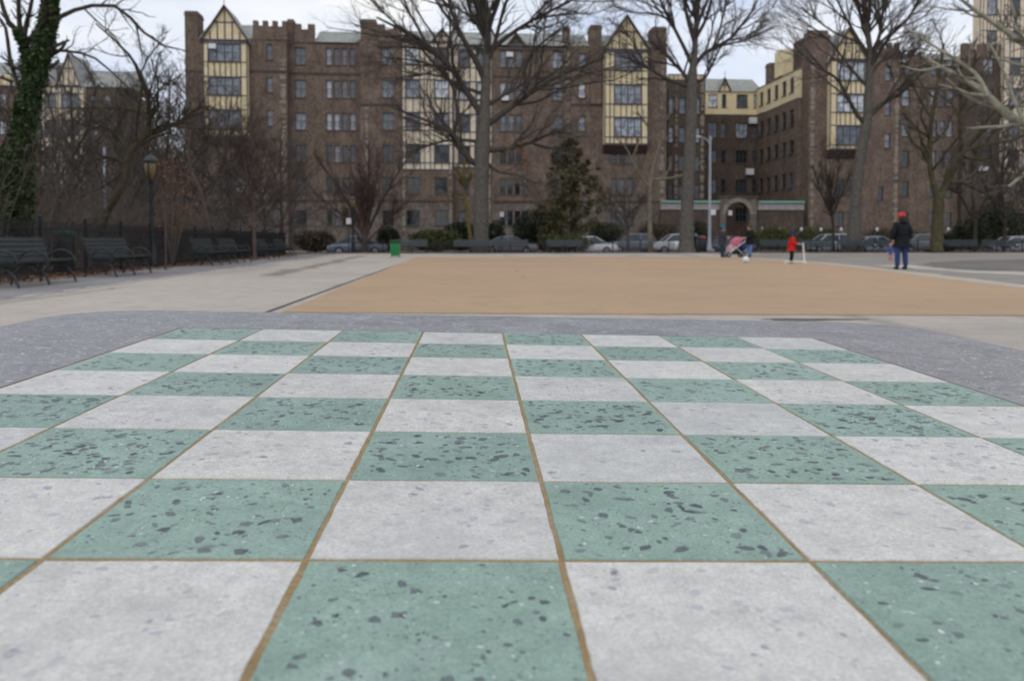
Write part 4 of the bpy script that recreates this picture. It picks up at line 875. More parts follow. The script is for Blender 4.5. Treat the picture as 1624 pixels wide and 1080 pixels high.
tree('street_tree', 'bare tree with smooth grey trunk in front of the right timbered oriel', 59,
    [(1354, 400, 22), (1356, 340, 18), (1359, 293, 16), (1366, 238, 15), (1376, 186, 15), (1377, 146, 12), (1381, 91, 9), (1371, 22, 7), (1366, -50, 5)],
    [[(1374, 195, 9), (1359, 183, 7), (1330, 128, 5), (1308, 113, 4), (1285, 85, 2.5)], [(1378, 185, 9), (1400, 165, 7), (1429, 146, 5), (1469, 110, 3)], [(1381, 92, 7), (1363, 66, 5), (1342, 30, 4), (1326, -5, 3), (1318, -40, 2)],
     [(1380, 110, 7), (1392, 70, 5), (1400, 22, 4), (1404, -40, 3)], [(1385, 100, 6), (1410, 60, 5), (1440, 30, 4), (1462, -10, 3)], [(1377, 140, 6), (1350, 110, 4), (1310, 60, 3), (1265, 30, 2)],
     [(1372, 40, 5), (1350, -10, 4), (1330, -50, 3)], [(1405, 160, 4), (1430, 118, 3), (1450, 80, 2)], [(1363, 68, 4), (1320, 50, 3), (1270, 12, 2)], [(1380, 120, 6), (1395, 100, 4), (1425, 85, 3), (1460, 78, 2)]], bark, barktwig, LF, lmat=barklimb)
tree('forked_tree', 'mossy green-brown tree with a low fork beside the man in the red cap', 57,
    [(1485, 400, 22), (1487, 350, 17), (1488, 315, 16), (1480, 290, 9), (1474, 250, 8), (1478, 185, 7), (1489, 125, 5), (1497, 70, 4)],
    [[(1488, 320, 13), (1500, 293, 12), (1515, 265, 11), (1527, 240, 9), (1560, 208, 7), (1590, 183, 5), (1624, 160, 3)], [(1525, 242, 7), (1524, 197, 6), (1538, 139, 5), (1548, 85, 3)], [(1478, 190, 4), (1460, 160, 3), (1440, 120, 2)], [(1476, 220, 4), (1455, 205, 3), (1430, 180, 2)], [(1530, 250, 5), (1560, 252, 3), (1590, 240, 2)], [(1538, 139, 3), (1560, 110, 2.5), (1580, 70, 2)]],
    barkmoss, barktwig, [dict(LV[0], n=9), dict(LV[1], n=8), dict(LV[2], n=5)])
tree('plane_tree', 'pale-barked plane tree reaching its mottled limbs in from the right edge', 34,
    [(1790, 420, 46), (1785, 330, 40), (1770, 250, 36), (1765, 150, 30), (1760, 40, 24), (1758, -80, 18)],
    [[(1768, 250, 24), (1700, 222, 19), (1624, 196, 16), (1590, 176, 14), (1560, 146, 12), (1531, 128, 9), (1491, 106, 7), (1462, 88, 4)], [(1566, 152, 8), (1557, 132, 7), (1542, 113, 6), (1505, 88, 5), (1462, 62, 3), (1430, 40, 2)],
     [(1764, 130, 20), (1690, 100, 15), (1624, 70, 11), (1593, 48, 9), (1560, 26, 7), (1524, 0, 5), (1490, -30, 3)], [(1625, 195, 7), (1605, 150, 5), (1590, 110, 4), (1570, 70, 3)], [(1760, 60, 14), (1690, 20, 10), (1624, -10, 7), (1580, -30, 5)], [(1491, 106, 4), (1460, 112, 3), (1430, 105, 2)], [(1624, 70, 6), (1610, 30, 4), (1600, -10, 3)]],
    barkpale, barktwig, [dict(LV[0], n=8, ratio=.3), dict(LV[1], n=6, ratio=.5), dict(LV[2], n=4)], depth=.2)
ivy_root, _ = tree('ivy_clad_tree', 'dark tree wrapped in green ivy at the left edge behind the benches', 20.5,
    [(34, 420, 28), (34, 330, 25), (35, 250, 24), (43, 180, 24), (57, 120, 21), (69, 72, 19), (77, 30, 17), (83, -30, 14)],
    [[(44, 150, 16), (41, 80, 13), (33, 55, 11), (15, 38, 8), (4, 10, 7), (-6, -30, 5)], [(38, 60, 9), (42, 38, 7), (48, 15, 6), (54, -20, 5)], [(33, 55, 9), (30, 25, 7), (30, -20, 6)], [(36, 150, 9), (24, 122, 7), (15, 88, 6), (9, 45, 5), (-5, 25, 4)],
     [(80, 40, 9), (93, 29, 8), (106, 22, 7), (131, 12, 6.5), (152, 9, 6), (182, 10, 5.5), (203, 24, 5), (217, 43, 5), (240, 60, 4), (268, 77, 3), (300, 82, 1.5)], [(217, 43, 3), (222, 71, 2), (226, 100, 1.2)],
     [(72, 78, 6), (91, 81, 5), (121, 83, 4), (151, 93, 3.5), (182, 119, 3), (212, 147, 2), (235, 165, 1.2)], [(131, 12, 3), (160, 40, 2.5), (185, 62, 2), (205, 100, 1.5)], [(182, 10, 2.5), (205, -5, 2), (240, -12, 1.5)], [(20, 130, 5), (5, 125, 4), (-20, 120, 3)]],
    barkdark, barkdark, [dict(n=7, lo=.2, hi=1, ratio=.3, spread=.9, up=.03, K=6, wig=.2, rmin=.008, rr=.5), dict(n=4, lo=.2, hi=1, ratio=.5, spread=.8, up=0, K=5, wig=.2, rmin=.004, rr=.55)], depth=.25)
def leaves(P, N_, size, mat, name, parent, flat=0.0, aspect=0.55):
    N = len(P); A = rng.normal(size=(N, 3)); A /= np.linalg.norm(A, axis=1, keepdims=True); B = rng.normal(size=(N, 3)) if N_ is None else np.cross(N_, A) + rng.normal(size=(N, 3)) * .35
    B -= (B * A).sum(1, keepdims=True) * A; B /= np.linalg.norm(B, axis=1, keepdims=True) + 1e-9
    s = size * rng.uniform(.55, 1.3, N)[:, None]; Cc = np.cross(A, B) * s * .12
    V = np.stack([P - A * s, P + B * s * aspect + Cc, P + A * s, P - B * s * aspect + Cc], 1).reshape(-1, 3)
    loc = np.array(parent.location) if parent else np.zeros(3)
    me = mesh_np(name, V - loc, np.arange(4 * N).reshape(N, 4), mat, False); return link(name, me, parent)
def on_trunk(path, n, thick):
    P, Rr = resample([W(p[0], p[1], 20.5) for p in path], [p[2] * 20.5 / FPX / 2 for p in path], 60)
    i = rng.integers(0, 60, n); a = rng.uniform(0, 2 * math.pi, n); rad = Rr[i] * (1 + np.abs(rng.normal(size=n)) * thick); Q = P[i] + rng.normal(size=(n, 3)) * np.array([.03, .03, .06])
    Q[:, 0] += np.cos(a) * rad; Q[:, 1] += np.sin(a) * rad; return Q
pts = np.vstack([on_trunk([(30, 440, 26), (32, 330, 24), (34, 250, 24), (42, 180, 26), (56, 120, 22), (68, 72, 20), (77, 30, 17), (83, -30, 15)], 15000, .26), on_trunk([(16, 420, 40), (18, 330, 40), (26, 240, 30)], 7000, .3), on_trunk([(44, 150, 14), (40, 80, 10), (30, 52, 8)], 1500, .25)])
o = leaves(pts, None, .05, ivyleaf, 'ivy', ivy_root); o['kind'] = 'stuff'
tree('leaning_tree', 'leaning mossy tree rising from behind the second bench on the left', 25,
    [(155, 408, 13), (158, 375, 12), (166, 345, 12), (184, 312, 12), (199, 283, 11), (203, 250, 10), (218, 228, 10), (234, 213, 9), (237, 165, 6), (221, 115, 5), (200, 82, 4), (152, 38, 2.5)],
    [[(232, 216, 7), (255, 200, 6), (280, 196, 5), (302, 180, 5), (323, 167, 4)], [(204, 240, 5), (182, 212, 4), (164, 202, 3), (140, 206, 2)], [(255, 200, 4), (290, 202, 3), (340, 206, 2)], [(237, 170, 4), (255, 140, 3), (290, 118, 2)], [(200, 260, 4), (170, 250, 3), (130, 262, 2)], [(236, 190, 4), (212, 175, 3), (180, 172, 3), (120, 172, 2), (70, 198, 1.5)], [(222, 118, 3), (240, 85, 2.5), (262, 60, 2)]],
    barkbrown, barkdark, [dict(LV[0], n=10, rmin=.008, ratio=.5), dict(LV[1], n=7, rmin=.005), dict(LV[2], n=3, rmin=.0035)])
tree('bare_tree', 'thin bare tree with tan leaning trunk left of the slim pink sapling', 35,
    [(338, 412, 9), (332, 365, 8), (325, 330, 7.5), (317, 300, 7), (305, 275, 6), (300, 240, 5), (305, 190, 4), (298, 140, 3)],
    [[(317, 300, 5), (300, 283, 4), (275, 270, 3), (250, 262, 2)], [(322, 320, 4), (340, 290, 3), (352, 250, 2), (356, 200, 1.5)], [(303, 265, 4), (322, 240, 3), (345, 215, 2)], [(302, 230, 3), (280, 195, 2.5), (265, 160, 2)]], barkpink, barkdark, [dict(LV[0], n=9, ratio=.55, rmin=.01), dict(LV[1], n=7), dict(LV[2], n=3)])
tree('bare_tree', 'slim pinkish sapling with fine upright twigs standing at the bench strip edge', 35,
    [(404, 412, 7), (403, 370, 5), (402, 300, 4), (400, 240, 3), (401, 190, 2)],
    [[(403, 330, 3), (392, 280, 2.5), (380, 220, 2)], [(402, 320, 3), (416, 280, 2.5), (430, 225, 2)], [(402, 345, 3), (425, 320, 2), (450, 280, 1.5)], [(403, 350, 3), (385, 320, 2), (362, 285, 1.5)]], barkpink, barkpink, [dict(LV[0], n=14, ratio=.5, up=.12, rmin=.008), dict(LV[1], n=10, up=.08, rmin=.006), dict(LV[2], n=5, rmin=.005)])
tree('sapling', 'very thin young trunk with few twigs between the second bench and the next', 23.5, [(263, 428, 3.5), (263, 400, 3), (262, 345, 2.5), (264, 290, 1.6), (262, 250, 1)], [[(262, 345, 1.6), (255, 310, 1.2), (248, 280, .8)], [(263, 335, 1.6), (272, 300, 1.2), (280, 268, .8)]], barkpink, barkpink, [dict(LV[0], n=5, rmin=.004), dict(LV[1], n=4, rmin=.003)], S=6)
tree('vase_shaped_tree', 'many-stemmed small tree fanning out its fine pinkish twigs behind the green bin', 61,
    [(578, 405, 10), (578, 385, 9), (577, 365, 7), (575, 320, 4), (572, 270, 2.5)],
    [[(578, 380, 5), (562, 340, 4), (535, 295, 3), (505, 255, 2)], [(578, 382, 5), (596, 340, 4), (622, 290, 3), (650, 245, 2)], [(578, 375, 4), (570, 320, 3), (552, 250, 2)], [(579, 375, 4), (590, 320, 3), (604, 240, 2)], [(577, 385, 4), (545, 345, 3), (500, 305, 2), (478, 285, 1.5)], [(580, 385, 4), (615, 350, 3), (655, 310, 2)], [(578, 370, 4), (583, 310, 3), (585, 225, 2)]],
    barkpink, barkpink, [dict(LV[0], n=12, ratio=.5, spread=.45, up=.06, rmin=.014), dict(LV[1], n=8, spread=.5, rmin=.009), dict(LV[2], n=4, rmin=.006)], S=8)
tree('young_plane_tree', 'young pale-trunked tree with crooked limbs left of the tall straight trunk', 60,
    [(1031, 402, 8), (1031, 350, 7), (1031, 300, 6.5), (1036, 265, 5), (1047, 225, 5), (1052, 180, 3.5), (1050, 130, 2)],
    [[(1031, 298, 4.5), (1016, 280, 4), (1004, 258, 3.5), (996, 240, 2.5), (985, 225, 1.5)], [(1002, 252, 3), (1009, 236, 3), (1013, 222, 2)], [(1033, 285, 5), (1055, 284, 4), (1080, 279, 3.5), (1098, 266, 3), (1115, 258, 2)], [(1046, 230, 4), (1030, 205, 3), (1012, 180, 2)], [(1050, 200, 3), (1068, 170, 2.5), (1078, 130, 2)]], barkyoung, barktwig, [dict(LV[0], n=7, ratio=.4), dict(LV[1], n=5), dict(LV[2], n=2)], S=8)
tree('small_tree', 'slim yellowish leaning trunk just left of the big grey oak trunk', 64,
    [(748, 403, 7), (745, 370, 6), (740, 335, 5.5), (736, 305, 5), (735, 280, 4), (738, 245, 3)], [[(737, 308, 4), (728, 285, 3), (716, 270, 2)], [(739, 318, 3), (720, 312, 2.5), (700, 313, 2)], [(737, 295, 3), (748, 280, 3), (742, 262, 2)]], barkyel, barktwig, [dict(LV[0], n=7), dict(LV[1], n=4)], S=8)
tree('small_tree', 'small dark twiggy tree in front of the foot of the right timbered oriel', 68,
    [(1322, 396, 5), (1321, 360, 4.5), (1319, 330, 4), (1318, 290, 2.5)], [[(1320, 345, 3), (1304, 310, 2.5), (1288, 262, 1.5)], [(1320, 345, 3), (1334, 310, 2.5), (1350, 265, 1.5)], [(1319, 335, 3), (1312, 290, 2), (1308, 240, 1.5)], [(1319, 330, 3), (1328, 285, 2), (1332, 240, 1.5)]], barkdark, barktwig, [dict(LV[0], n=12, spread=.55, ratio=.5), dict(LV[1], n=9), dict(LV[2], n=4)], S=6)
tree('small_tree', 'little grey bare tree with tangled twigs left of the young pale-trunked tree', 66,
    [(996, 400, 5), (996, 375, 4), (993, 345, 3), (990, 310, 2)], [[(995, 372, 3), (980, 345, 2), (955, 320, 1.5)], [(995, 368, 3), (1008, 340, 2), (1020, 310, 1.5)], [(994, 355, 2.5), (970, 320, 2), (945, 300, 1.2)], [(994, 350, 2), (1000, 315, 1.5), (1006, 290, 1)]], bark, barktwig, [dict(LV[0], n=11, ratio=.5), dict(LV[1], n=8), dict(LV[2], n=4)], S=6)
for px, h_, lab, y, Yd in ((1592, 215, 'tangled bare tree before the far right timbered bay', 400, 62), (1645, 190, 'bare tree with dense brown twigs just off the right edge', 400, 56), (1545, 240, 'low bare tree with grey twigs behind the right benches', 398, 70)):
    tree('bare_tree', lab, Yd, [(px, y, 7), (px + 2, 350, 5.5), (px - 3, 300, 4.5), (px, 250, 3), (px + 4, h_, 2)],
        [[(px, 355, 4), (px - 22, 310, 3), (px - 45, h_ + 50, 1.5)], [(px, 350, 4), (px + 25, 305, 3), (px + 42, h_ + 40, 1.5)], [(px - 2, 310, 3), (px - 18, 260, 2), (px - 25, h_, 1.5)], [(px, 300, 3), (px + 18, 255, 2), (px + 22, h_ - 5, 1.5)]], barkdark, barktwig, [dict(LV[0], n=12, ratio=.5), dict(LV[1], n=9), dict(LV[2], n=4)], S=6)
bg_ = [(112, 300, 140, 'bare tree behind the gap between the two nearest benches', 30), (188, 330, 130, 'bare tree with reddish twigs behind the park lantern', 40), (262, 300, 110, 'tangled bare tree between the park lantern and the tan leaning trunk', 44), (362, 330, 150, 'bare tree with crowded twigs before the left timbered oriel', 46), (448, 340, 215, 'grey bare tree before the stone corner of the left wing', 52), (-15, 320, 150, 'bare tree at the left edge behind the ivy', 27), (60, 330, 190, 'dim bare tree in the thicket behind the nearest bench', 36),
       (225, 340, 165, 'dense brown tree right behind the park lantern', 50), (150, 345, 185, 'dense dim tree left of the leaning mossy tree', 52), (290, 345, 170, 'crowded bare tree at the left corner of the long block', 56), (325, 350, 215, 'low twiggy tree under the left timbered oriel', 50), (415, 350, 225, 'low twiggy tree just behind the slim pink sapling', 48), (20, 345, 215, 'low bare tree behind the foot of the ivy', 44), (95, 350, 230, 'low bare tree behind the gap between the first two benches, low in the thicket', 46)]
for px, ym, yt, lab, Yd in bg_:
    j = rng.uniform(-6, 6, 8); wd = 260 / Yd
    tree('bare_tree', lab, Yd, [(px, 392, wd), (px + j[0], ym, wd * .8), (px + j[1], (ym + yt) / 2, wd * .55), (px + j[2], yt, wd * .3)],
        [[(px, ym, wd * .5), (px - 30 + j[3], ym - 45, wd * .4), (px - 55, yt + 40, wd * .2)], [(px, ym + 8, wd * .5), (px + 30 + j[4], ym - 40, wd * .4), (px + 58, yt + 45, wd * .2)], [(px + j[1], (ym + yt) / 2 + 20, wd * .4), (px - 25, (ym + yt) / 2 - 25, wd * .3), (px - 38, yt + 5, wd * .18)], [(px + j[1], (ym + yt) / 2 + 30, wd * .4), (px + 28, (ym + yt) / 2 - 20, wd * .3), (px + 40, yt, wd * .18)], [(px, ym + 25, wd * .4), (px - 40, ym - 5, wd * .3), (px - 85, ym - 25, wd * .15)], [(px, ym + 20, wd * .4), (px + 45, ym, wd * .3), (px + 90, ym - 30, wd * .15)]],
        barkdark, barktwig, [dict(LV[0], n=10, ratio=.55, rmin=.013), dict(LV[1], n=8, rmin=.0095, K=5), dict(LV[2], n=4, rmin=.007, K=3)], depth=.6, S=7)
# leafless undergrowth behind the left fence (nobody could count its stems)
def brush_line():
    n = 1100; Y = rng.uniform(14, 52, n); off = -rng.uniform(1.9, 10.5, n)
    X = -9.02 - 0.096 * (Y - 15.6) + off; return X, Y
BX, BY = brush_line()
n = len(BX); P = np.zeros((n, 5, 3)); lean = rng.normal(size=(n, 2)) * .3; hh = rng.uniform(1.0, 3.0, n)
for k in range(5):
    t = k / 4; P[:, k, 0] = BX + lean[:, 0] * t * hh + rng.normal(size=n) * .05; P[:, k, 1] = BY + lean[:, 1] * t * hh; P[:, k, 2] = .01 + t * hh
RR = np.full((n, 5), .016) * np.linspace(1, .4, 5)[None]; pr = [(P, RR)]; Q, q = grow(P, RR, 4, .25, 1, .55, .7, .03, 5, .2, .007); pr.append((Q, q)); Q, q = grow(Q, q, 3, .2, 1, .5, .7, .0, 3, .2, .006); pr.append((Q, q))
vs_, fs_, oo = [], [], 0
for P_, R_ in pr:
    v, f = tubes(P_, R_, 3); vs_.append(v); fs_.append(f + oo); oo += len(v)
setp(link('undergrowth', mesh_np('undergrowth', np.vstack(vs_), np.vstack(fs_), barktwig)), 'tangle of leafless brown shrub stems behind the left iron fence', 'undergrowth', None, 'stuff')

# far-off bare wood that closes the gap left of the long block
n = 420; U_ = rng.uniform(UX(150, 34), UX(318, 34), n); V_ = rng.uniform(24, 44, n); Bs = np.array([F(u, v, -.3) for u, v in zip(U_, V_)]); hh = rng.uniform(7, 17, n); hh *= np.where(U_ > UX(250, 34), 1.0, .92)
P = np.zeros((n, 6, 3)); lean = rng.normal(size=(n, 2)) * .12
for k in range(6): t = k / 5; P[:, k] = Bs + np.stack([lean[:, 0] * t * hh + rng.normal(size=n) * .12, lean[:, 1] * t * hh, t * hh], 1)
RR = np.full((n, 6), .085) * np.linspace(1, .3, 6)[None]; pr = [(P, RR)]; Q, q = grow(P, RR, 11, .1, 1, .3, .75, .08, 5, .18, .03, tip=.4); pr.append((Q, q)); Q, q = grow(Q, q, 5, .15, 1, .5, .7, .04, 4, .2, .02); pr.append((Q, q))
vs_, fs_, oo = [], [], 0
for P_, R_ in pr:
    v, f = tubes(P_, R_, 3); vs_.append(v); fs_.append(f + oo); oo += len(v)
setp(link('bare_wood', mesh_np('bare_wood', np.vstack(vs_), np.vstack(fs_), barktwig)), 'hazy brown mass of far bare trees left of the long block', 'woodland', None, 'stuff')

# ------------------------------------------------------------------ evergreen shrubs and hedges
def blob(center, rad, n, shell=.45):
    d = rng.normal(size=(n, 3)); d /= np.linalg.norm(d, axis=1, keepdims=True); r = (1 - shell * rng.random(n) ** 1.6)[:, None]; return np.array(center) + d * r * np.array(rad)
def shrub(name, label, cat, px, Y, wpx, ytop, ybot, mat, n=2600, size=.09, group=None, clumps=14, cone=False, zb=0.0, deep=1.0):
    k = 1 / ppm(Y); c = W(px, ybot, Y); top = W(px, ytop, Y)[2]; hw = wpx * k / 2; h = top - zb
    root = empty(name, (c[0], c[1], zb), 0, label, cat, group); P = []
    for i in range(clumps):
        t = (i + .5) / clumps if cone else rng.uniform(.25, .8)
        w_ = hw * (min(1, (1.03 - t) * 2.3) ** .75 * (.75 + .25 * min(1, t * 3)) if cone else 1); a = rng.uniform(0, 6.28); rr = rng.uniform(.1 if cone else .2, 1.1 if cone else .75) * w_
        cr_ = (max(.2, w_ * rng.uniform(.08, .26)) if cone else hw * rng.uniform(.35, .55)); cz = zb + h * t
        rz = min(cr_, h * .3) if not cone else cr_ * rng.uniform(.6, 1.1)
        P.append(blob((c[0] + math.cos(a) * rr, c[1] + math.sin(a) * rr * deep, min(cz, zb + h - rz * .7)), (cr_, cr_ * deep, rz), n // clumps, .6))
    if not cone:
        P.append(blob((c[0], c[1], zb + h * .5), (hw * .95, hw * .9 * deep, h * .5), n, .35))
    P = np.vstack(P); P = P[P[:, 2] > zb - .02]
    o = leaves(P, None, size, mat, 'foliage', root); o['kind'] = 'stuff'
    m = MB(); m.tube([(0, 0, 0), (0.02, 0, h * .35), (0, .03, h * .8)], [max(.05, hw * .06), max(.04, hw * .05), .02], 6)
    for i in range(5):
        a = i * 1.3; m.tube([(0, 0, h * .15), (math.cos(a) * hw * .4, math.sin(a) * hw * .4, h * .5), (math.cos(a) * hw * .6, math.sin(a) * hw * .6, h * .75)], [.03, .02, .01], 5)
    m.build('stems', barkdark, root); return root
shrub('holly_tree', 'dense olive-green evergreen tree standing before the right half of the long block', 'tree', 906, 66, 104, 220, 396, hollyleaf, 13500, .12, None, 210, True)
for a in [('dark_shrub', 'rounded dark shrub just right of the green bin', 616, 63, 40, 361, 392, darkleaf, 1600),
          ('green_shrub', 'wide yellow-green shrub behind the bench left of the oak', 690, 63, 84, 364, 398, greenleaf, 4200),
          ('dark_shrub', 'dark green shrub hiding the foot of the oak on its left', 727, 66, 60, 352, 392, darkleaf, 2200),
          ('dark_shrub', 'dark green shrub just right of the oak trunk', 786, 66, 28, 348, 392, darkleaf, 1200),
          ('dark_shrub', 'broad deep-green shrub left of the holly', 850, 70, 78, 331, 394, darkleaf, 4200),
          ('dark_shrub', 'dark clipped shrub behind the white car near the holly', 962, 80, 62, 352, 388, darkleaf, 2600),
          ('brown_hedge', 'low brown mound of hedge behind the white car', 1042, 79, 76, 353, 386, brownleaf, 2800),
          ('green_shrub', 'yellow-green shrub between the walker in dark jacket and the child in red', 1222, 80, 64, 359, 388, greenleaf, 2400),
          ('dark_shrub', 'dark shrub beside the stone gateway arch', 1108, 83, 46, 350, 388, darkleaf, 1600),
          ('dark_evergreen', 'large black-green evergreen mass near the right edge', 1588, 74, 100, 318, 392, darkleaf, 5000),
          ('dark_evergreen', 'small dark evergreen left of the large black-green one', 1535, 78, 56, 346, 390, darkleaf, 2000),
          ('dark_shrub', 'dark shrub at the foot of the forked mossy tree', 1503, 60, 34, 370, 398, darkleaf, 1400),
          ('brown_hedge', 'brownish hedge behind the man in the red cap', 1420, 82, 110, 362, 388, brownleaf, 3200),
          ('brown_hedge', 'brownish hedge behind the child in red', 1288, 82, 84, 358, 388, greenleaf, 2600),
          ('brown_hedge', 'dull brown bush left of the park lamp near the green bin', 500, 62, 70, 366, 396, brownleaf, 2400),
          ('green_shrub', 'loose olive shrub at the foot of the holly', 900, 63, 90, 372, 398, greenleaf, 2600)]:
    shrub(a[0], a[1], 'shrub', *a[2:8], n=a[8], deep=.6)
# withered leaves that still hang on a shrub and on the oak
def hang(label, px, Y, wpx, y0, y1, n):
    k = 1 / ppm(Y); a, b = W(px - wpx / 2, y1, Y), W(px + wpx / 2, y0, Y); c = (a + b) / 2; P = []
    root = empty('withered_shrub', (c[0], c[1], 0), 0, label, 'shrub'); m = MB()
    for i in range(26):
        q = np.array([rng.normal(c[0], (b[0] - a[0]) * .3), Y + rng.uniform(-.5, .5), rng.uniform(a[2], b[2])]); P.append(q + rng.normal(size=(n // 26, 3)) * (.16, .16, .22))
        m.tube([(0, 0, 0), ((q[0] - c[0]) * .5, (q[1] - c[1]) * .6, q[2] * .6), (q[0] - c[0], q[1] - c[1], q[2] + .2)], [.022, .015, .006], 5)
    m.build('stems', barktwig, root); o = leaves(np.vstack(P), None, .055, orangeleaf, 'foliage', root); o['kind'] = 'stuff'
hang('shrub with withered orange leaves right of the park lantern', 272, 27, 50, 255, 360, 360)
P_ = np.vstack([blob(W(px, py, 58), (.3, .5, .4), 26, .9) for px, py in ((833, 220), (828, 240), (835, 262), (775, 222), (801, 237), (826, 232), (836, 250))])
o = leaves(P_, None, .11, orangeleaf, 'withered_leaves', oak_root); o['kind'] = 'stuff'
# leaf litter
def litter(n, fn, label, size=.05):
    P = np.array([fn() for _ in range(n)]); N = len(P); a = rng.uniform(0, 6.28, N); s = size * rng.uniform(.5, 1.3, N)
    A = np.stack([np.cos(a) * s, np.sin(a) * s, rng.uniform(-.01, .02, N)], 1); B = np.stack([-np.sin(a) * s * .6, np.cos(a) * s * .6, rng.uniform(-.01, .02, N)], 1)
    V = np.stack([P - A, P + B, P + A, P - B], 1).reshape(-1, 3); V[:, 2] = np.maximum(V[:, 2], P[:, 2].min() - .005)
    setp(link('fallen_leaves', mesh_np('fallen_leaves', V, np.arange(4 * N).reshape(N, 4), litterleaf, False)), label, 'leaves', None, 'stuff')
def l1():
    Y = rng.uniform(12, 50); p = BL(Y, -rng.uniform(.75, 2.2)); p[2] = .03 if p[0] < BL(Y, -1.5)[0] else .02; return p
litter(5000, l1, 'brown fallen leaves along the left iron fence')
def l2(): p = F(rng.uniform(8, 100), rng.uniform(-35.9, -31.5)); p[2] = .05; return p
litter(7000, l2, 'orange-brown fallen leaves under the far benches', .075)
for px, py in ((830, 441), (819, 431), (176, 459)):
    g = G(px, py); m = MB(); m.face([(-.06, 0, .012), (0, -.03, .02), (.07, 0, .016), (.01, .035, .022)]); o = m.build('fallen_leaf', litterleaf, None, loc=(g[0], g[1], 0.005))
    setp(o, {830: 'brown fallen leaf, nearer of the two on the tan court', 819: 'brown fallen leaf, farther of the two on the tan court', 176: 'brown fallen leaf on pale paving in front of the second bench'}[px], 'leaf')

# ------------------------------------------------------------------ benches, fences, lamps, bins, signs
def make_bench(L_):
    root = empty('park_bench', (0, 0, 0))                    # local: x along the bench, -y the front
    for k, y in enumerate(np.linspace(-.30, .12, 6)):
        MB().box(-L_ / 2, L_ / 2, y - .032, y + .032, .425 + .012 * abs(k - 3), .46 + .012 * abs(k - 3)).build('seat_slat', benchpaint, root)
    for k in range(5):
        y0 = .20 + k * .035; z0 = .50 + k * .095; m = MB(); m.bar((-L_ / 2, y0, z0), (L_ / 2, y0, z0), .03, .075, (0, .35, 1)); m.build('back_slat', benchpaint, root)
    for x in np.linspace(-L_ / 2 + .12, L_ / 2 - .12, 3):
        m = MB()
        def arc(c, r0, r1, a0, a1, n=9): return [(x, c[0] + r0 * math.cos(R(a0 + (a1 - a0) * i / n)), c[1] + r1 * math.sin(R(a0 + (a1 - a0) * i / n))) for i in range(n + 1)]
        m.tube(arc((-.38, .0), .0, .0, 0, 0, 1)[:1] + [(x, -.38, 0), (x, -.33, .16), (x, -.22, .30), (x, -.06, .385), (x, .08, .385), (x, .2, .30), (x, .29, .16), (x, .33, 0)], .024, 6)
        m.tube(arc((-.09, .43), .27, .24, 178, 10), .02, 6)                      # hoop armrest
        m.tube([(x, .13, .40), (x, .25, .5), (x, .40, .95)], .022, 6)            # back upright
        m.box(x - .02, x + .02, -.34, .16, .39, .424)
        m.build('hoop_leg', hoop, root)
    return root
bench0 = make_bench(2.55)
used = [0]
def bench(loc, rz, label, group):
    o = bench0 if not used[0] else copy_tree(bench0); used[0] = 1
    o.location = loc; o.rotation_euler = (0, 0, rz); setp(o, label, 'bench', group); return o
dl = math.atan2(1, -.096)                                    # direction of the left row
for Yc, lab in ((15.55, 'dark slatted park bench cut off by the left edge of the picture'), (20.0, 'dark slatted park bench, second from the left edge'), (28.2, 'dark park bench just right of the park lantern'), (31.6, 'dark park bench in front of the tan leaning trunk'), (37.4, 'dark park bench right of the slim pink sapling'), (42.2, 'dark park bench at the far end of the left row')):
    p = BL(Yc, -.36); bench((p[0], p[1], 0.005), dl, lab, 'benches along the left iron fence')
BN = [(648, 'dark bench behind the green bin'), (749, 'dark bench in front of the oak trunk'), (809, 'dark bench right of the oak trunk, before the grey sedan'), (897, 'dark bench in front of the holly'), (1235, 'dark green bench just left of the child in red'), (1296, 'dark green bench just right of the child in red'), (1362, 'dark green bench in front of the smooth grey trunk'), (1422, 'dark green bench behind the man in the red cap'), (1528, 'dark green bench just right of the forked mossy tree'), (1588, 'dark green bench nearest the right edge')]
for px, lab in BN:
    p = F(UX(px, VB), VB); bench((p[0], p[1], 0.005), TH, lab, 'benches along the far edge of the plaza')
def fence(label, pts, h, post, step, cat='fence'):
    root = empty('iron_fence', pts[0], 0, label, cat); o_ = np.array(pts[0]); pk = MB()
    a, b = np.array(pts[0]) - o_, np.array(pts[1]) - o_; Ln = np.linalg.norm(b - a); d = (b - a) / Ln
    for z in (.15, h - .18): m = MB(); m.bar(a + (0, 0, z), b + (0, 0, z), .035, .035); m.build('rail', blackiron, root)
    me = None
    for k in range(int(Ln / post) + 1):
        p = a + d * k * post
        if me is None:
            m = MB(); m.box(-.035, .035, -.035, .035, 0, h + .06); m.ell((0, 0, h + .1), (.05, .05, .05), 8, 5); me = m.mesh('post', blackiron)
        link('post', me, root, tuple(p))
    for k in range(int(Ln / step)):
        p = a + d * (k + .5) * step; pk.box(p[0] - .011, p[0] + .011, p[1] - .011, p[1] + .011, .05, h)
    o = pk.build('pickets', blackiron, root); o['kind'] = 'stuff'; return root
p0, p1 = BL(9, -1.6), BL(49, -1.6); fence('tall black iron fence behind the left row of benches', [(p0[0], p0[1], 0.0), (p1[0], p1[1], 0.0)], 1.32, 2.4, .13)
p0, p1 = F(UX(560, -34.9), -34.9, 0.03), F(UX(1070, -34.9), -34.9, 0.03); fence('low black iron fence behind the far benches', [tuple(p0), tuple(p1)], .80, 2.0, .085)
p0, p1 = F(UX(1200, -34.9), -34.9, 0.03), F(UX(1700, -34.9), -34.9, 0.03); fence('low black iron fence behind the far benches right of the stroller', [tuple(p0), tuple(p1)], .80, 2.0, .085)
amber = NT('amber_lamp_glass', .3, .5).out((0.15, 0.11, 0.045))
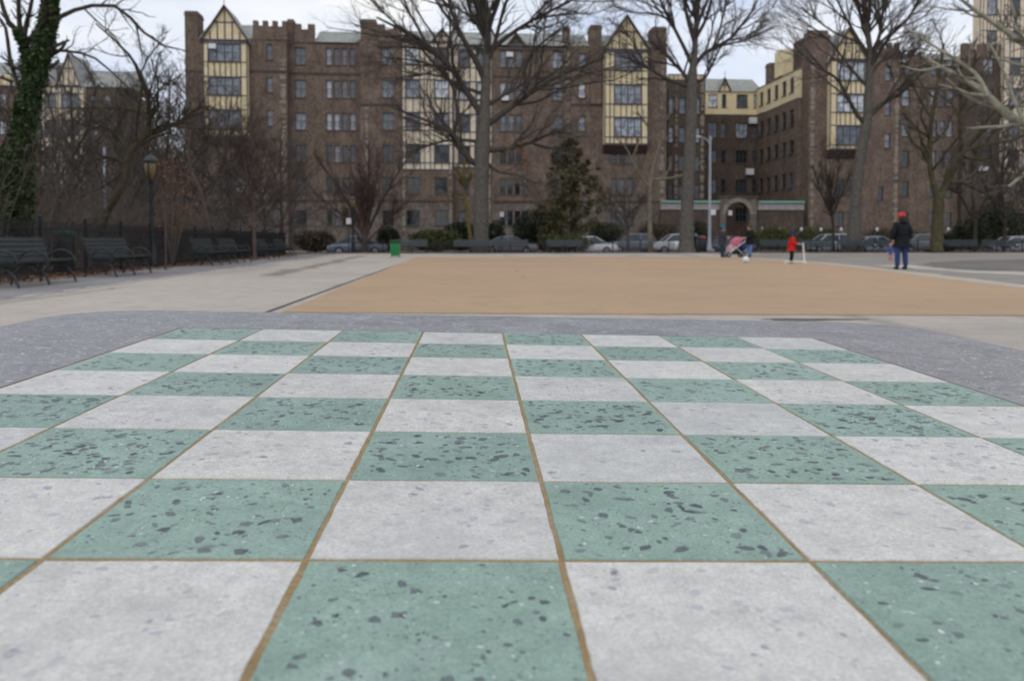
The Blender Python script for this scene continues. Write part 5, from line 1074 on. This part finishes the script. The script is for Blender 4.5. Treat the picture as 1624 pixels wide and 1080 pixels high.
def lantern(px, Y, ytop, label):
    g = W(px, 400, Y); h = W(px, ytop, Y)[2]; root = empty('park_lamp', (g[0], g[1], 0), 0, label, 'lamp', 'black park lamps with amber lanterns')
    MB().lathe([(.2, 0), (.2, .12), (.16, .2), (.15, .62), (.1, .72), (.075, .85), (.06, h - 1.0), (.075, h - .9), (.11, h - .84)], n=12).build('post', blackiron, root, True)
    l = MB().lathe([(.1, h - .839), (.17, h - .6), (.19, h - .36), (.17, h - .28)], n=12).build('lantern_glass', amber, root, True)
    MB().lathe([(.22, h - .279), (.2, h - .2), (.11, h - .08), (.04, h - .04), (.03, h)], n=12).build('lantern_cap', NT('lamp_cap', .5, .4).out((0.05, 0.055, 0.06)), root, True)
    m = MB()
    for k in range(4):
        a = k * math.pi / 2; m.tube([(math.cos(a) * .11, math.sin(a) * .11, h - .84), (math.cos(a) * .185, math.sin(a) * .185, h - .6), (math.cos(a) * .2, math.sin(a) * .2, h - .29)], .012, 5)
    m.build('lantern_cage', blackiron, root)
lantern(241, 26, 244, 'black park lamp with amber lantern behind the gap after the second bench')
lantern(560, 56, 311, 'black park lamp with amber lantern far off left of the green bin')
def cobra(px, Y, ytop, side, label):
    g = W(px, 400, Y); h = W(px, ytop, Y)[2]; root = empty('street_lamp', (g[0], g[1], -.0), 0, label, 'street lamp')
    MB().lathe([(.2, 0), (.2, .35), (.13, .5), (.12, 1.5), (.085, h - .5), (.08, h - .35)], n=12).build('pole', greypole, root, True)
    m = MB(); m.tube([(0, 0, h - .75), (side * .12, -.05, h - .45), (side * .45, -.15, h - .2), (side * .85, -.25, h - .08)], [.06, .055, .05, .05], 8); m.build('arm', greypole, root, True)
    m = MB(); m.ell((side * 1.12, -.3, h - .1), (.4, .17, .11), 12, 7); m.build('lamp_head', basic('lamp_head_paint', (.6, .6, .62), .1, 4, .5), root, True)
    m = MB(); m.ell((side * 1.2, -.32, h - .17), (.2, .11, .1), 10, 6); m.build('lens', NT('lamp_lens', .2, .5).out((.55, .55, .52)), root, True)
    m = MB(); m.box(-.1, .1, -.1, .1, h - .349, h - .02); m.build('control_box', greypole, root)
cobra(1125, 61.5, 216, -1, 'grey metal street lamp with curved arm right of the straight tree trunk')
g = W(168, 400, 40); m = MB(); h = W(168, 235, 40)[2]; root = empty('metal_pole', (g[0], g[1], .02), 0, 'slim grey metal pole in the thicket behind the leaning mossy tree', 'pole')
m.lathe([(.09, 0), (.08, .4), (.07, 2), (.06, h)], n=10).build('pole', greypole, root, True); MB().lathe([(.14, 0), (.14, .12), (.1, .2)], n=10).build('base', greypole, root)
# green bin
gp = G(627, 408); bz = empty('litter_bin', (gp[0], gp[1], 0.003), TH, 'bright green plastic litter bin at the far left corner of the court', 'bin')
grn = basic('green_plastic', (0.012, 0.20, 0.055), .15, 4, .45, .5); dk = basic('dark_green_plastic', (0.008, 0.06, 0.03), .2, 4, .5)
m = MB(); a, b = .215, .27; z1 = .72
m.prism([(-a, -a, .06), (a, -a, .06), (a, a, .06), (-a, a, .06)], (0, 0, .001)); n0 = len(m.v)
m.v += [(-a, -a, .06), (a, -a, .06), (a, a, .06), (-a, a, .06), (-b, -b, z1), (b, -b, z1), (b, b, z1), (-b, b, z1)]
for q in ((0, 1, 5, 4), (1, 2, 6, 5), (2, 3, 7, 6), (3, 0, 4, 7)): m.f.append(tuple(n0 + i for i in q)); m.m.append(0)
for x in (-.12, 0, .12): m.box(x - .015, x + .015, -b - .0, -b + .02, .2, z1 - .05)
m.build('body', grn, bz); MB().box(-.285, .285, -.285, .285, z1 + .001, z1 + .07).box(-.24, .24, -.26, .26, z1 + .071, z1 + .11).build('lid', dk, bz)
MB().box(-.25, .25, .275, .3, .68, .74).build('handle', dk, bz)
m = MB()
for sx in (-1, 1): m.tube([(sx * .2, .2, .06), (sx * .24, .2, .06)], .06, 10)
m.build('wheels', blackiron, bz)
# black bins by the street lamp
blk = basic('black_bin_paint', (0.012, 0.012, 0.016), .3, 6, .45, .5); redp = basic('dull_red_paint', (0.22, 0.05, 0.05), .2, 5, .5)
for px, Y, lab, mt_ in ((1105, 57.5, 'black litter bin beside the straight tree trunk, left one', blk), (1113.5, 59.5, 'dark litter bin with reddish lid against the street lamp', redp)):
    gp = W(px, 400, Y); o = empty('litter_bin', (gp[0], gp[1], 0), 0, lab, 'bin', 'dark bins by the street lamp')
    MB().lathe([(.25, 0), (.27, .05), (.29, .95), (.27, .97)], n=16).build('body', blk, o, True); MB().lathe([(.3, .971), (.3, 1.08), (.22, 1.2), (.05, 1.25)], n=16).build('lid', mt_, o, True)
    m = MB()
    for k in range(16):
        a = k * math.pi / 8; m.box(math.cos(a) * .29 - .012, math.cos(a) * .29 + .012, math.sin(a) * .29 - .012, math.sin(a) * .29 + .012, .06, .94)
    q = m.build('staves', blk, o); q['kind'] = 'stuff'
lp_ = W(100.5, 400, 22.0); lo_ = empty('litter_bin', (lp_[0], lp_[1], .02), 0, 'dark bin with a flat green lid behind the fence between the two nearest benches', 'bin'); lh = W(100, 373, 22)[2]
MB().lathe([(.24, 0), (.26, .04), (.29, lh - .05), (.28, lh - .03)], n=14).build('body', blk, lo_, True); MB().lathe([(.31, lh - .029), (.32, lh + .02), (.26, lh + .09), (.06, lh + .12)], n=14).build('lid', basic('lid_green', (0.01, 0.12, 0.07), .15, 4, .5), lo_, True)
# signs
whitesign = basic('white_sign', (0.72, 0.72, 0.74), .06, 4, .5)
def sign(px, py, Y, w_, h_, label, cat='sign', grp=None, post=True):
    c = W(px, py, Y); root = empty('street_sign', (c[0], c[1], 0.0), TH, label, cat, grp); z = c[2]
    MB().box(-w_ / 2, w_ / 2, -.035, -.02, z - h_ / 2, z + h_ / 2).build('plate', whitesign, root)
    MB().tube([(0, 0, 0), (0, 0, z + h_ / 2)], .03, 8).build('post', blackiron, root); return root
sign(553, 351, 57, .34, .42, 'small white sign on dark post left of the far park lamp'); sign(796, 340, 62, .32, .4, 'small white sign on dark post right of the oak trunk')
sign(1158, 338, 75, .36, .45, 'small white sign on dark post before the stone gateway')
c = W(1131, 337, 61.3); o = MB().box(-.19, .19, -.02, 0, -.2, .2).build('street_sign', whitesign, None, loc=(c[0] - .02, c[1] - .1, c[2])); setp(o, 'white plate fixed to the grey street lamp pole', 'sign')
pi = 0
for px, wh in ((1209, 'just right of the adult in black jacket'), (1237, 'left of the child in red'), (1271, 'just right of the child in red'), (1302, 'between the child in red and the smooth grey trunk'), (1334, 'just left of the smooth grey trunk'), (1391, 'left of the man in red cap'), (1504, 'just right of the forked mossy tree'), (1556, 'before the black-green evergreen mass'), (1597, 'nearest the right edge')):
    c = W(px, 366, 80); o = empty('garden_post', (c[0], c[1], -.16), 0, 'slim dark post with white cap ' + wh, 'post', 'white-capped posts along the far hedge')
    MB().tube([(0, 0, 0), (0, 0, c[2] + .16)], .035, 6).build('post', blackiron, o); MB().ell((0, 0, c[2] + .28), (.13, .13, .2), 8, 6).build('cap', whitesign, o)

# ------------------------------------------------------------------ cars
tyre = basic('tyre_rubber', (0.015, 0.015, 0.016), .2, 6, .9); rimm = basic('wheel_rim', (0.35, 0.36, 0.38), .1, 5, .4, .5, metal=.6); carglass = NT('car_glass', .08, .7).out((0.03, 0.035, 0.042)); redl = NT('tail_light', .3, .5).out((.35, .02, .02)); whl = NT('head_light', .15, .6).out((.65, .66, .68))
def loft(secs, close=True):
    m = MB(); K = len(secs[0])
    for s_ in secs: m.v += [tuple(p) for p in s_]
    for i in range(len(secs) - 1):
        for k in range(K):
            j = (k + 1) % K; m.f.append((i * K + k, i * K + j, (i + 1) * K + j, (i + 1) * K + k)); m.m.append(0)
    m.f.append(tuple(reversed(range(K)))); m.f.append(tuple((len(secs) - 1) * K + k for k in range(K))); m.m += [0, 0]; return m
def car(name, label, px, v, col, kind='sedan', flip=1, z=-.27):
    p = F(UX(px, v), v, z); root = empty(name, p, TH if flip > 0 else TH + math.pi, label, 'car' if kind != 'van' else 'van', 'cars parked along the street')
    paint = NT('car_paint', .28, .5); paint.b.inputs['Coat Weight'].default_value = .4; paint = paint.out(col)
    if kind == 'sedan': L_, W_, belt, roof = 4.6, 1.78, .92, 1.45; gh = [(-1.75, belt), (-.75, roof - .03), (.45, roof), (1.45, belt + .02)]; low = [(-2.3, .32, .68), (-2.2, .22, .82), (-1.6, .2, .92), (0, .2, .93), (1.4, .2, .95), (2.1, .24, .93), (2.3, .34, .75)]
    elif kind == 'suv': L_, W_, belt, roof = 4.7, 1.86, 1.08, 1.74; gh = [(-1.4, belt), (-.55, roof - .05), (1.5, roof), (2.12, belt + .05)]; low = [(-2.35, .4, .8), (-2.2, .28, .98), (-1.3, .26, 1.08), (0, .26, 1.1), (1.5, .26, 1.12), (2.2, .3, 1.1), (2.35, .42, .85)]
    else: L_, W_, belt, roof = 5.0, 1.95, 1.15, 1.75; gh = [(-1.9, belt), (-1.1, roof - .05), (2.0, roof), (2.35, belt + .05)]; low = [(-2.5, .4, .85), (-2.4, .28, 1.0), (-1.8, .26, 1.15), (0, .26, 1.16), (1.5, .26, 1.17), (2.35, .3, 1.15), (2.5, .42, .95)]
    secs = []
    for x, a, b in low:
        hw = W_ / 2 * (1 - .12 * (abs(x) / (L_ / 2)) ** 4); secs.append([(x, -hw * .9, a), (x, -hw, a + .15), (x, -hw, b - .16), (x, -hw * .93, b - .02), (x, hw * .93, b - .02), (x, hw, b - .16), (x, hw, a + .15), (x, hw * .9, a)])
    loft(secs).build('body', paint, root, True)
    hb, hr = W_ / 2 * .92, W_ / 2 * .74; (xa, za), (xb, zb_), (xc, zc), (xd, zd) = gh
    m = MB(); m.v = [(xa, -hb, za - .05), (xb, -hr, zb_), (xc, -hr, zc), (xd, -hb, zd - .05), (xa, hb, za - .05), (xb, hr, zb_), (xc, hr, zc), (xd, hb, zd - .05)]
    m.f = [(0, 1, 2, 3), (7, 6, 5, 4), (0, 4, 5, 1), (3, 2, 6, 7)]; m.m = [0] * 4; m.build('window', carglass, root)
    rf = MB(); rf.v = [(xb - .06, -hr - .02, zb_ - .04), (xc + .06, -hr - .02, zc - .04), (xc + .06, hr + .02, zc - .04), (xb - .06, hr + .02, zb_ - .04), (xb + .1, -hr * .9, zb_ + .05), (xc - .1, -hr * .9, zc + .05), (xc - .1, hr * .9, zc + .05), (xb + .1, hr * .9, zb_ + .05)]
    rf.f = [(0, 1, 5, 4), (1, 2, 6, 5), (2, 3, 7, 6), (3, 0, 4, 7), (4, 5, 6, 7), (3, 2, 1, 0)]; rf.m = [0] * 6; rf.build('roof', paint, root, True)
    for sy in (-1, 1):
        for a_, b_ in (((xa, za - .05), (xb, zb_)), ((xc, zc), (xd, zd - .05))): m = MB(); m.bar((a_[0], sy * (hb + .005), a_[1]), (b_[0], sy * (hr + .005), b_[1]), .09, .06); m.build('pillar', paint, root)
        xm = (xb + xc) / 2 + .1; m = MB(); m.bar((xm, sy * (hb + .005), belt - .03), (xm, sy * (hr + .005), roof - .03), .06, .09); m.build('pillar', paint, root)
    for sx in (-1, 1):
        for sy in (-1, 1):
            wl = MB(); wl.tube([(sx * L_ * .295, sy * (W_ / 2 - .2), .33), (sx * L_ * .295, sy * (W_ / 2 + .01), .33)], .33, 18); w_o = wl.build('wheel', tyre, root)
            wl = MB(); wl.tube([(sx * L_ * .295, sy * (W_ / 2 + .011), .33), (sx * L_ * .295, sy * (W_ / 2 + .025), .33)], .21, 14); wl.build('rim', rimm, w_o)
    for sy in (-1, 1):
        MB().ell((-L_ / 2 + .13, sy * W_ * .36, low[1][2] - .18), (.1, .2, .08), 8, 5).build('headlight', whl, root, True); MB().ell((L_ / 2 - .1, sy * W_ * .38, low[-2][2] - .16), (.09, .16, .1), 8, 5).build('tail_light', redl, root, True)
        MB().ell((xa + .35, sy * (W_ / 2 + .08), belt + .06), (.06, .09, .07), 8, 5).build('mirror', paint, root, True)
    MB().box(-L_ / 2 - .02, -L_ / 2 + .1, -W_ * .25, W_ * .25, .45, .6).build('grille', blackiron, root)
SIL, WHT, GRY, BLU = (.50, .51, .54), (.72, .72, .74), (.10, .115, .13), (.12, .15, .20)
for a in [('parked_car', 'dusky blue sedan parked beyond the far park lamp', 568, -27.6, BLU), ('parked_car', 'grey sedan half hidden by the bench right of the oak', 806, -27.7, (.16, .17, .19)), ('parked_car', 'white car half hidden by the bench before the holly', 932, -27.6, WHT, 'sedan'),
          ('parked_suv', 'dark grey tall car with pale roof edge parked behind the young pale-trunked tree', 1003, -18.0, (.20, .22, .25), 'suv'), ('parked_car', 'white car cut by the straight tree trunk', 1073, -18.2, WHT, 'suv'), ('parked_car', 'silver car behind the bench beside the child in red', 1315, -18.0, SIL, 'suv'),
          ('parked_car', 'grey-blue car behind the man in the red cap', 1385, -27.7, (.30, .34, .40)), ('parked_car', 'dark grey car left of the forked mossy tree', 1458, -18.0, (.22, .23, .25), 'suv'), ('parked_car', 'silver sedan at the right edge behind the last bench', 1612, -27.7, SIL), ('parked_car', 'dark car behind the stroller', 1150, -27.9, (.05, .055, .065)), ('parked_car', 'dark red car behind the bench by the holly', 890, -18.0, (.20, .035, .04))]:
    car(*a)

# ------------------------------------------------------------------ people
def skinmesh(name, V, E, Rd, mat, parent, sub=2):
    me = bpy.data.meshes.new(name); me.from_pydata([tuple(v) for v in V], E, []); o = bpy.data.objects.new(name, me); COL.objects.link(o)
    md = o.modifiers.new('skin', 'SKIN'); md.use_smooth_shade = True; ms = o.modifiers.new('sub', 'SUBSURF'); ms.levels = sub; ms.render_levels = sub
    for i, r in enumerate(Rd): me.skin_vertices[0].data[i].radius = (r, r) if not isinstance(r, tuple) else r
    me.skin_vertices[0].data[0].use_root = True
    dg = bpy.context.evaluated_depsgraph_get(); nm = bpy.data.meshes.new_from_object(o.evaluated_get(dg)); nm.name = name; nm.materials.clear(); nm.materials.append(mat); nm.shade_smooth()
    bpy.data.objects.remove(o); return link(name, nm, parent)
skin_m = basic('skin', (.48, .30, .22), .08, 8, .6); hairm = basic('brown_hair', (.05, .03, .02), .3, 20, .7); shoe = basic('dark_shoe', (.02, .02, .022), .2, 8, .6); eyem = NT('eye', .3, .5).out((.02, .02, .02))
def person(loc, rz, H, label, top_m, leg_m, arms, legs, lean=0.0, hat=None, hood=False, shoe_m=shoe, hair=True, coat=.47, bulk=1.0, group=None, kid=1.0, lb=1.0):
    """local frame: faces -y. arms: two (elbow, wrist); legs: two (knee, ankle); fractions of H"""
    root = empty('person', loc, rz, label, 'person', group); h = H
    def P(x, y, z): return np.array([x * h, y * h, z * h])
    hs = .062 * kid; pel = P(0, 0, .52); ch = P(0, -lean * .5, .70); nk = P(0, -lean, .835); hd = P(0, -lean - .005, .90); tp = P(0, -lean - .005, .955)
    V = [pel, P(0, -lean * .25, .60), ch, P(0, -lean * .9, .80), nk, hd, tp]; E = [(0, 1), (1, 2), (2, 3), (3, 4), (4, 5), (5, 6)]; Rd = [.075 * h, .068 * h, .08 * h, .06 * h, .03 * h, (hs * h, hs * h * 1.12), hs * .72 * h]
    cl_V = [pel, P(0, -lean * .25, .60), ch, P(0, -lean * .9, .805)]; cl_E = [(0, 1), (1, 2), (2, 3)]; cl_R = [.098 * h * bulk, .092 * h * bulk, .098 * h * bulk, .062 * h * bulk]
    ck = len(cl_V); cl_V.append(P(0, 0, coat)); cl_E.append((0, ck)); cl_R.append(.098 * h * bulk)
    tr_V = [P(0, 0, .505)]; tr_E = []; tr_R = [.066 * h]
    hands = []
    for sx, (el, wr) in zip((-1, 1), arms):
        sh = P(sx * .098, -lean * .9, .79); el = P(*el); wr = P(*wr); i = len(V); V += [sh, el, wr]; E += [(3, i), (i, i + 1), (i + 1, i + 2)]; Rd += [.034 * h, .026 * h, .018 * h]
        j = len(cl_V); cl_V += [sh, el, wr + (el - wr) * .06]; cl_E += [(3, j), (j, j + 1), (j + 1, j + 2)]; cl_R += [.05 * h * bulk, .04 * h * bulk, .032 * h * bulk]
        d = (wr - el) / np.linalg.norm(wr - el); hands.append((wr, d, sx))
    for (wr, d, sx) in hands:
        q = np.cross(d, (0, 1, 0)); q = q / (np.linalg.norm(q) + 1e-6); i = V.index(next(v for v in V if v is wr)) if False else [k for k, v in enumerate(V) if v is wr][0]
        j = len(V); V.append(wr + d * .035 * h); E.append((i, j)); Rd.append((.021 * h, .012 * h))
        for f in range(4):
            b = len(V); c0 = wr + d * .055 * h + q * (f - 1.5) * .0115 * h; curl = np.array([0, -.012 * h, 0]); ln = (.03, .036, .034, .026)[f] * h
            V += [c0, c0 + d * ln * .6 + curl * .4, c0 + d * ln + curl]; E += [(j, b), (b, b + 1), (b + 1, b + 2)]; Rd += [.0058 * h, .0052 * h, .0042 * h]
        b = len(V); V += [wr + d * .03 * h + q * .024 * h, wr + d * .05 * h + q * .036 * h + np.array([0, -.01 * h, 0])]; E += [(i, b), (b, b + 1)]; Rd += [.0065 * h, .005 * h]
    shoes = MB()
    for sx, (kn, an) in zip((-1, 1), legs):
        hp = P(sx * .052, 0, .475); kn = P(*kn); an = P(*an); i = len(V); V += [hp, kn, an]; E += [(0, i), (i, i + 1), (i + 1, i + 2)]; Rd += [.05 * h, .034 * h, .022 * h]
        j = len(tr_V); tr_V += [hp, kn, an]; tr_E += [(0, j), (j, j + 1), (j + 1, j + 2)]; tr_R += [.062 * h * lb, .05 * h * lb, .042 * h * lb]
        V.append(an + P(0, -.055, -.022)); E.append((i + 2, i + 3)); Rd.append(.016 * h)
        shoes.ell((an[0], an[1] - .03 * h, max(.028 * h, an[2] - .012 * h)), (.03 * h, .078 * h, .028 * h), 10, 6)
    skinmesh('body', V, E, Rd, skin_m, root); skinmesh('jacket', cl_V, cl_E, cl_R, top_m, root); skinmesh('trousers', tr_V, tr_E, tr_R, leg_m, root); shoes.build('shoes', shoe_m, root, True)
    m = MB(); hx, hy, hz = hd
    for sx in (-1, 1): m.ell((sx * .022 * h, hy - hs * h * 1.02, hz + .008 * h), (.007 * h,) * 3, 6, 4)
    m.build('eyes', eyem, root); m = MB(); m.ell((0, hy - hs * h * 1.1, hz - .008 * h), (.008 * h, .014 * h, .014 * h), 6, 4); m.ell((0, hy - hs * h * .98, hz - .034 * h), (.017 * h, .008 * h, .005 * h), 6, 4)
    for sx in (-1, 1): m.ell((sx * hs * 1.02 * h, hy + .004 * h, hz), (.008 * h, .014 * h, .022 * h), 6, 5)
    m.build('face', skin_m, root, True)
    if hair: m = MB(); m.ell((0, hy + .018 * h, hz + .014 * h), (hs * 1.12 * h, hs * 1.12 * h, hs * 1.2 * h), 12, 8); m.build('hair', hairm, root, True)
    if hat:
        m = MB(); m.lathe([(hs * 1.17 * h, 0), (hs * 1.2 * h, .02 * h), (hs * 1.12 * h, .05 * h), (hs * .8 * h, .078 * h), (hs * .3 * h, .09 * h)], (0, hy + .004 * h, hz + .018 * h), 14)
        if hat[1] == 'brim': m.lathe([(hs * 1.6 * h, .0), (hs * 1.2 * h, .012 * h)], (0, hy - .02 * h, hz + .016 * h), 14)
        if hat[1] == 'pompom': m.ell((0, hy, hz + .12 * h), (.022 * h,) * 3, 8, 6)
        m.build('hat', hat[0], root, True)
    if hood: m = MB(); m.ell((0, hy + .055 * h, hz - .065 * h), (.075 * h, .045 * h, .042 * h), 12, 7); m.build('hood', top_m, root, True)
    return root
def cloth(n, c, **k): return basic(n, c, .15, 9, .8, .2, .4, .02, **k)
blackpuff = cloth('black_quilted_jacket', (.012, .013, .017)); jeans = cloth('dark_blue_jeans', (.03, .055, .14)); ljeans = cloth('light_blue_jeans', (.11, .19, .38)); redhat = cloth('red_knit', (.50, .045, .06)); tealhat = cloth('teal_knit', (.01, .16, .23)); redcoat = cloth('red_jacket', (.55, .018, .02)); navy = cloth('navy_knit', (.02, .025, .13)); greyc = cloth('dark_grey_coat', (.045, .05, .062)); dkteal = cloth('dark_teal_trousers', (.015, .04, .06)); black = cloth('black_cloth', (.012, .012, .013)); bluec = cloth('blue_coat', (.06, .10, .28)); pinkc = cloth('pink_knit', (.55, .20, .24)); lav = cloth('lavender_scarf', (.30, .28, .45))
st_legs = [((-.058, 0, .28), (-.06, .01, .045)), ((.058, 0, .28), (.06, .01, .045))]
gm = G(1429, 428); Hm = 1.69
man = person((gm[0], gm[1], .0), R(186), Hm, 'man seen from behind in black quilted jacket, red cap and dark jeans', blackpuff, jeans, [((-.165, .01, .65), (-.13, -.035, .51)), ((.165, .01, .65), (.13, -.035, .51))], [((-.07, -.0, .28), (-.078, .01, .045)), ((.07, 0, .28), (.078, .01, .045))], 0, (redhat, ''), True, bulk=1.22, coat=.43)
m = MB()                                                      # quilting seams of the jacket
for z in (.5, .56, .62, .68, .74): m.tube([(math.cos(a) * .118 * Hm, math.sin(a) * .119 * Hm, z * Hm) for a in np.linspace(0, 2 * math.pi, 25)], .008, 5)
gw_ = G(1145, 408.5); woman = person((gw_[0], gw_[1], .0), R(75), 1.66, 'person in teal knit hat and dark grey coat standing left of the stroller', greyc, dkteal, [((-.13, -.05, .64), (-.06, -.15, .62)), ((.13, -.05, .64), (.05, -.15, .60))], st_legs, .02, (tealhat, 'pompom'), coat=.36, bulk=1.22)
gd = G(1189.5, 408.8); person((gd[0], gd[1], .0), R(-78), 1.70, 'person in black jacket and light blue jeans standing right of the stroller', black, ljeans, [((-.13, -.06, .64), (-.085, -.19, .60)), ((.13, -.06, .64), (.085, -.19, .60))], [((-.058, -.01, .28), (-.06, .03, .045)), ((.058, -.02, .28), (.06, -.04, .045))], .02, None, False, coat=.44, bulk=1.32, lb=1.15)
gk = G(1254.5, 418.5); person((gk[0], gk[1], .0), R(62), 1.2, 'small child in red jacket and navy hat holding a white scooter', redcoat, black, [((-.12, -.08, .64), (-.09, -.21, .62)), ((.12, -.08, .64), (.06, -.21, .62))], [((-.05, -.02, .27), (-.05, .01, .045)), ((.05, -.03, .27), (.05, .0, .06))], .05, (navy, ''), kid=1.28, bulk=1.18, coat=.42, shoe_m=white_paint)
gt_ = G(1412.5, 413); person((gt_[0], gt_[1], .0), R(-40), .74, 'toddler in blue coat and pink hat just left of the man in the red cap', bluec, pinkc, [((-.13, -.03, .62), (-.15, -.08, .5)), ((.13, -.03, .62), (.15, -.08, .5))], st_legs, .03, (pinkc, ''), kid=1.45, bulk=1.2, coat=.42, hair=False)
# scooter, ball, stroller
sco = empty('kick_scooter', (gk[0] + .12, gk[1] - .16, 0), R(-8), 'white kick scooter held by the child in the red jacket', 'scooter')
MB().box(-.34, .24, -.06, .06, .075, .1).build('deck', white_paint, sco); MB().tube([(.24, 0, .085), (.3, 0, .13)], .025, 8).tube([(.31, 0, .1), (.25, 0, .78)], .028, 8).build('steering_column', white_paint, sco)
MB().tube([(.25, -.17, .78), (.25, .17, .78)], .016, 8).build('handlebar', greypole, sco)
for x in (-.34, .32):
    w_o = MB().tube([(x, -.02, .06), (x, .02, .06)], .065, 14).build('wheel', whitesign, sco); MB().tube([(x, -.025, .06), (x, .025, .06)], .03, 10).build('hub', greypole, w_o)
gb = G(1183, 417.2); o = MB().ell((0, 0, .125), (.125, .125, .125), 18, 12).build('ball', white_paint, None, True, (gb[0], gb[1], .007)); setp(o, 'white ball lying on the tan court in front of the stroller', 'ball')
gs = G(1166, 408.2); stp = empty('stroller', (gs[0], gs[1], 0), R(6), 'pink and white baby stroller with pink canopy between two adults', 'stroller')
pinkf = cloth('pink_fabric', (.62, .18, .27)); palepink = cloth('pale_pink_fabric', (.62, .42, .46)); bfab = cloth('black_fabric', (.015, .015, .017)); blfab = cloth('blue_fabric', (.03, .04, .20))
m = MB()
for sy in (-.24, .24):
    m.tube([(-.46, sy, .18), (-.1, sy, .45), (.42, sy, .82), (.52, sy, 1.0)], .026, 7); m.tube([(-.05, sy, .5), (.18, sy, .3), (.36, sy, .12)], .02, 7)
m.tube([(.52, -.24, 1.0), (.52, .24, 1.0)], .02, 7); m.tube([(-.46, -.24, .18), (-.46, .24, .18)], .02, 7); m.build('frame', white_paint, stp, True)
MB().prism([(-.2, -.2, .38), (.2, -.2, .34), (.42, -.2, .78), (.36, -.2, .84), (.1, -.2, .5), (-.22, -.2, .46)], (0, .4, 0)).build('seat', bfab, stp)
MB().prism([(-.44, -.215, .30), (-.2, -.215, .36), (-.02, -.215, .58), (-.2, -.215, .68), (-.4, -.215, .5)], (0, .43, 0)).build('foot_cover', palepink, stp)
m = MB(); ns = 10
secs = []
for i in range(ns + 1):
    a = R(-12 + 130 * i / ns); secs.append([(.12 - .36 * math.cos(a) * .95, -.25 * math.cos(R(-90 + 180 * k / 8)) * 0 + .25 * math.sin(R(-90 + 180 * k / 8)), .66 + .40 * math.sin(a) * (.72 + .28 * math.cos(R(-90 + 180 * k / 8)))) for k in range(9)])
for i in range(ns):
    for k in range(8): m.face([secs[i][k], secs[i][k + 1], secs[i + 1][k + 1], secs[i + 1][k]], 0)
for sy in (0, 8):
    m.face([s_[sy] for s_ in secs] + [(.12, -.25 if sy == 0 else .25, .64)])
m.build('canopy', pinkf, stp, True)
MB().ell((.36, -.02, .52), (.2, .24, .19), 12, 8).build('storage_bag', blfab, stp, True); MB().box(-.12, .3, -.2, .2, .17, .3).build('basket', bfab, stp)
for x in (-.44, .36):
    for sy in (-.25, .25):
        w_o = MB().tube([(x, sy - .025, .12), (x, sy + .025, .12)], .12, 16).build('wheel', tyre, stp); MB().tube([(x, sy - .03, .12), (x, sy + .03, .12)], .06, 10).build('hub', greypole, w_o)
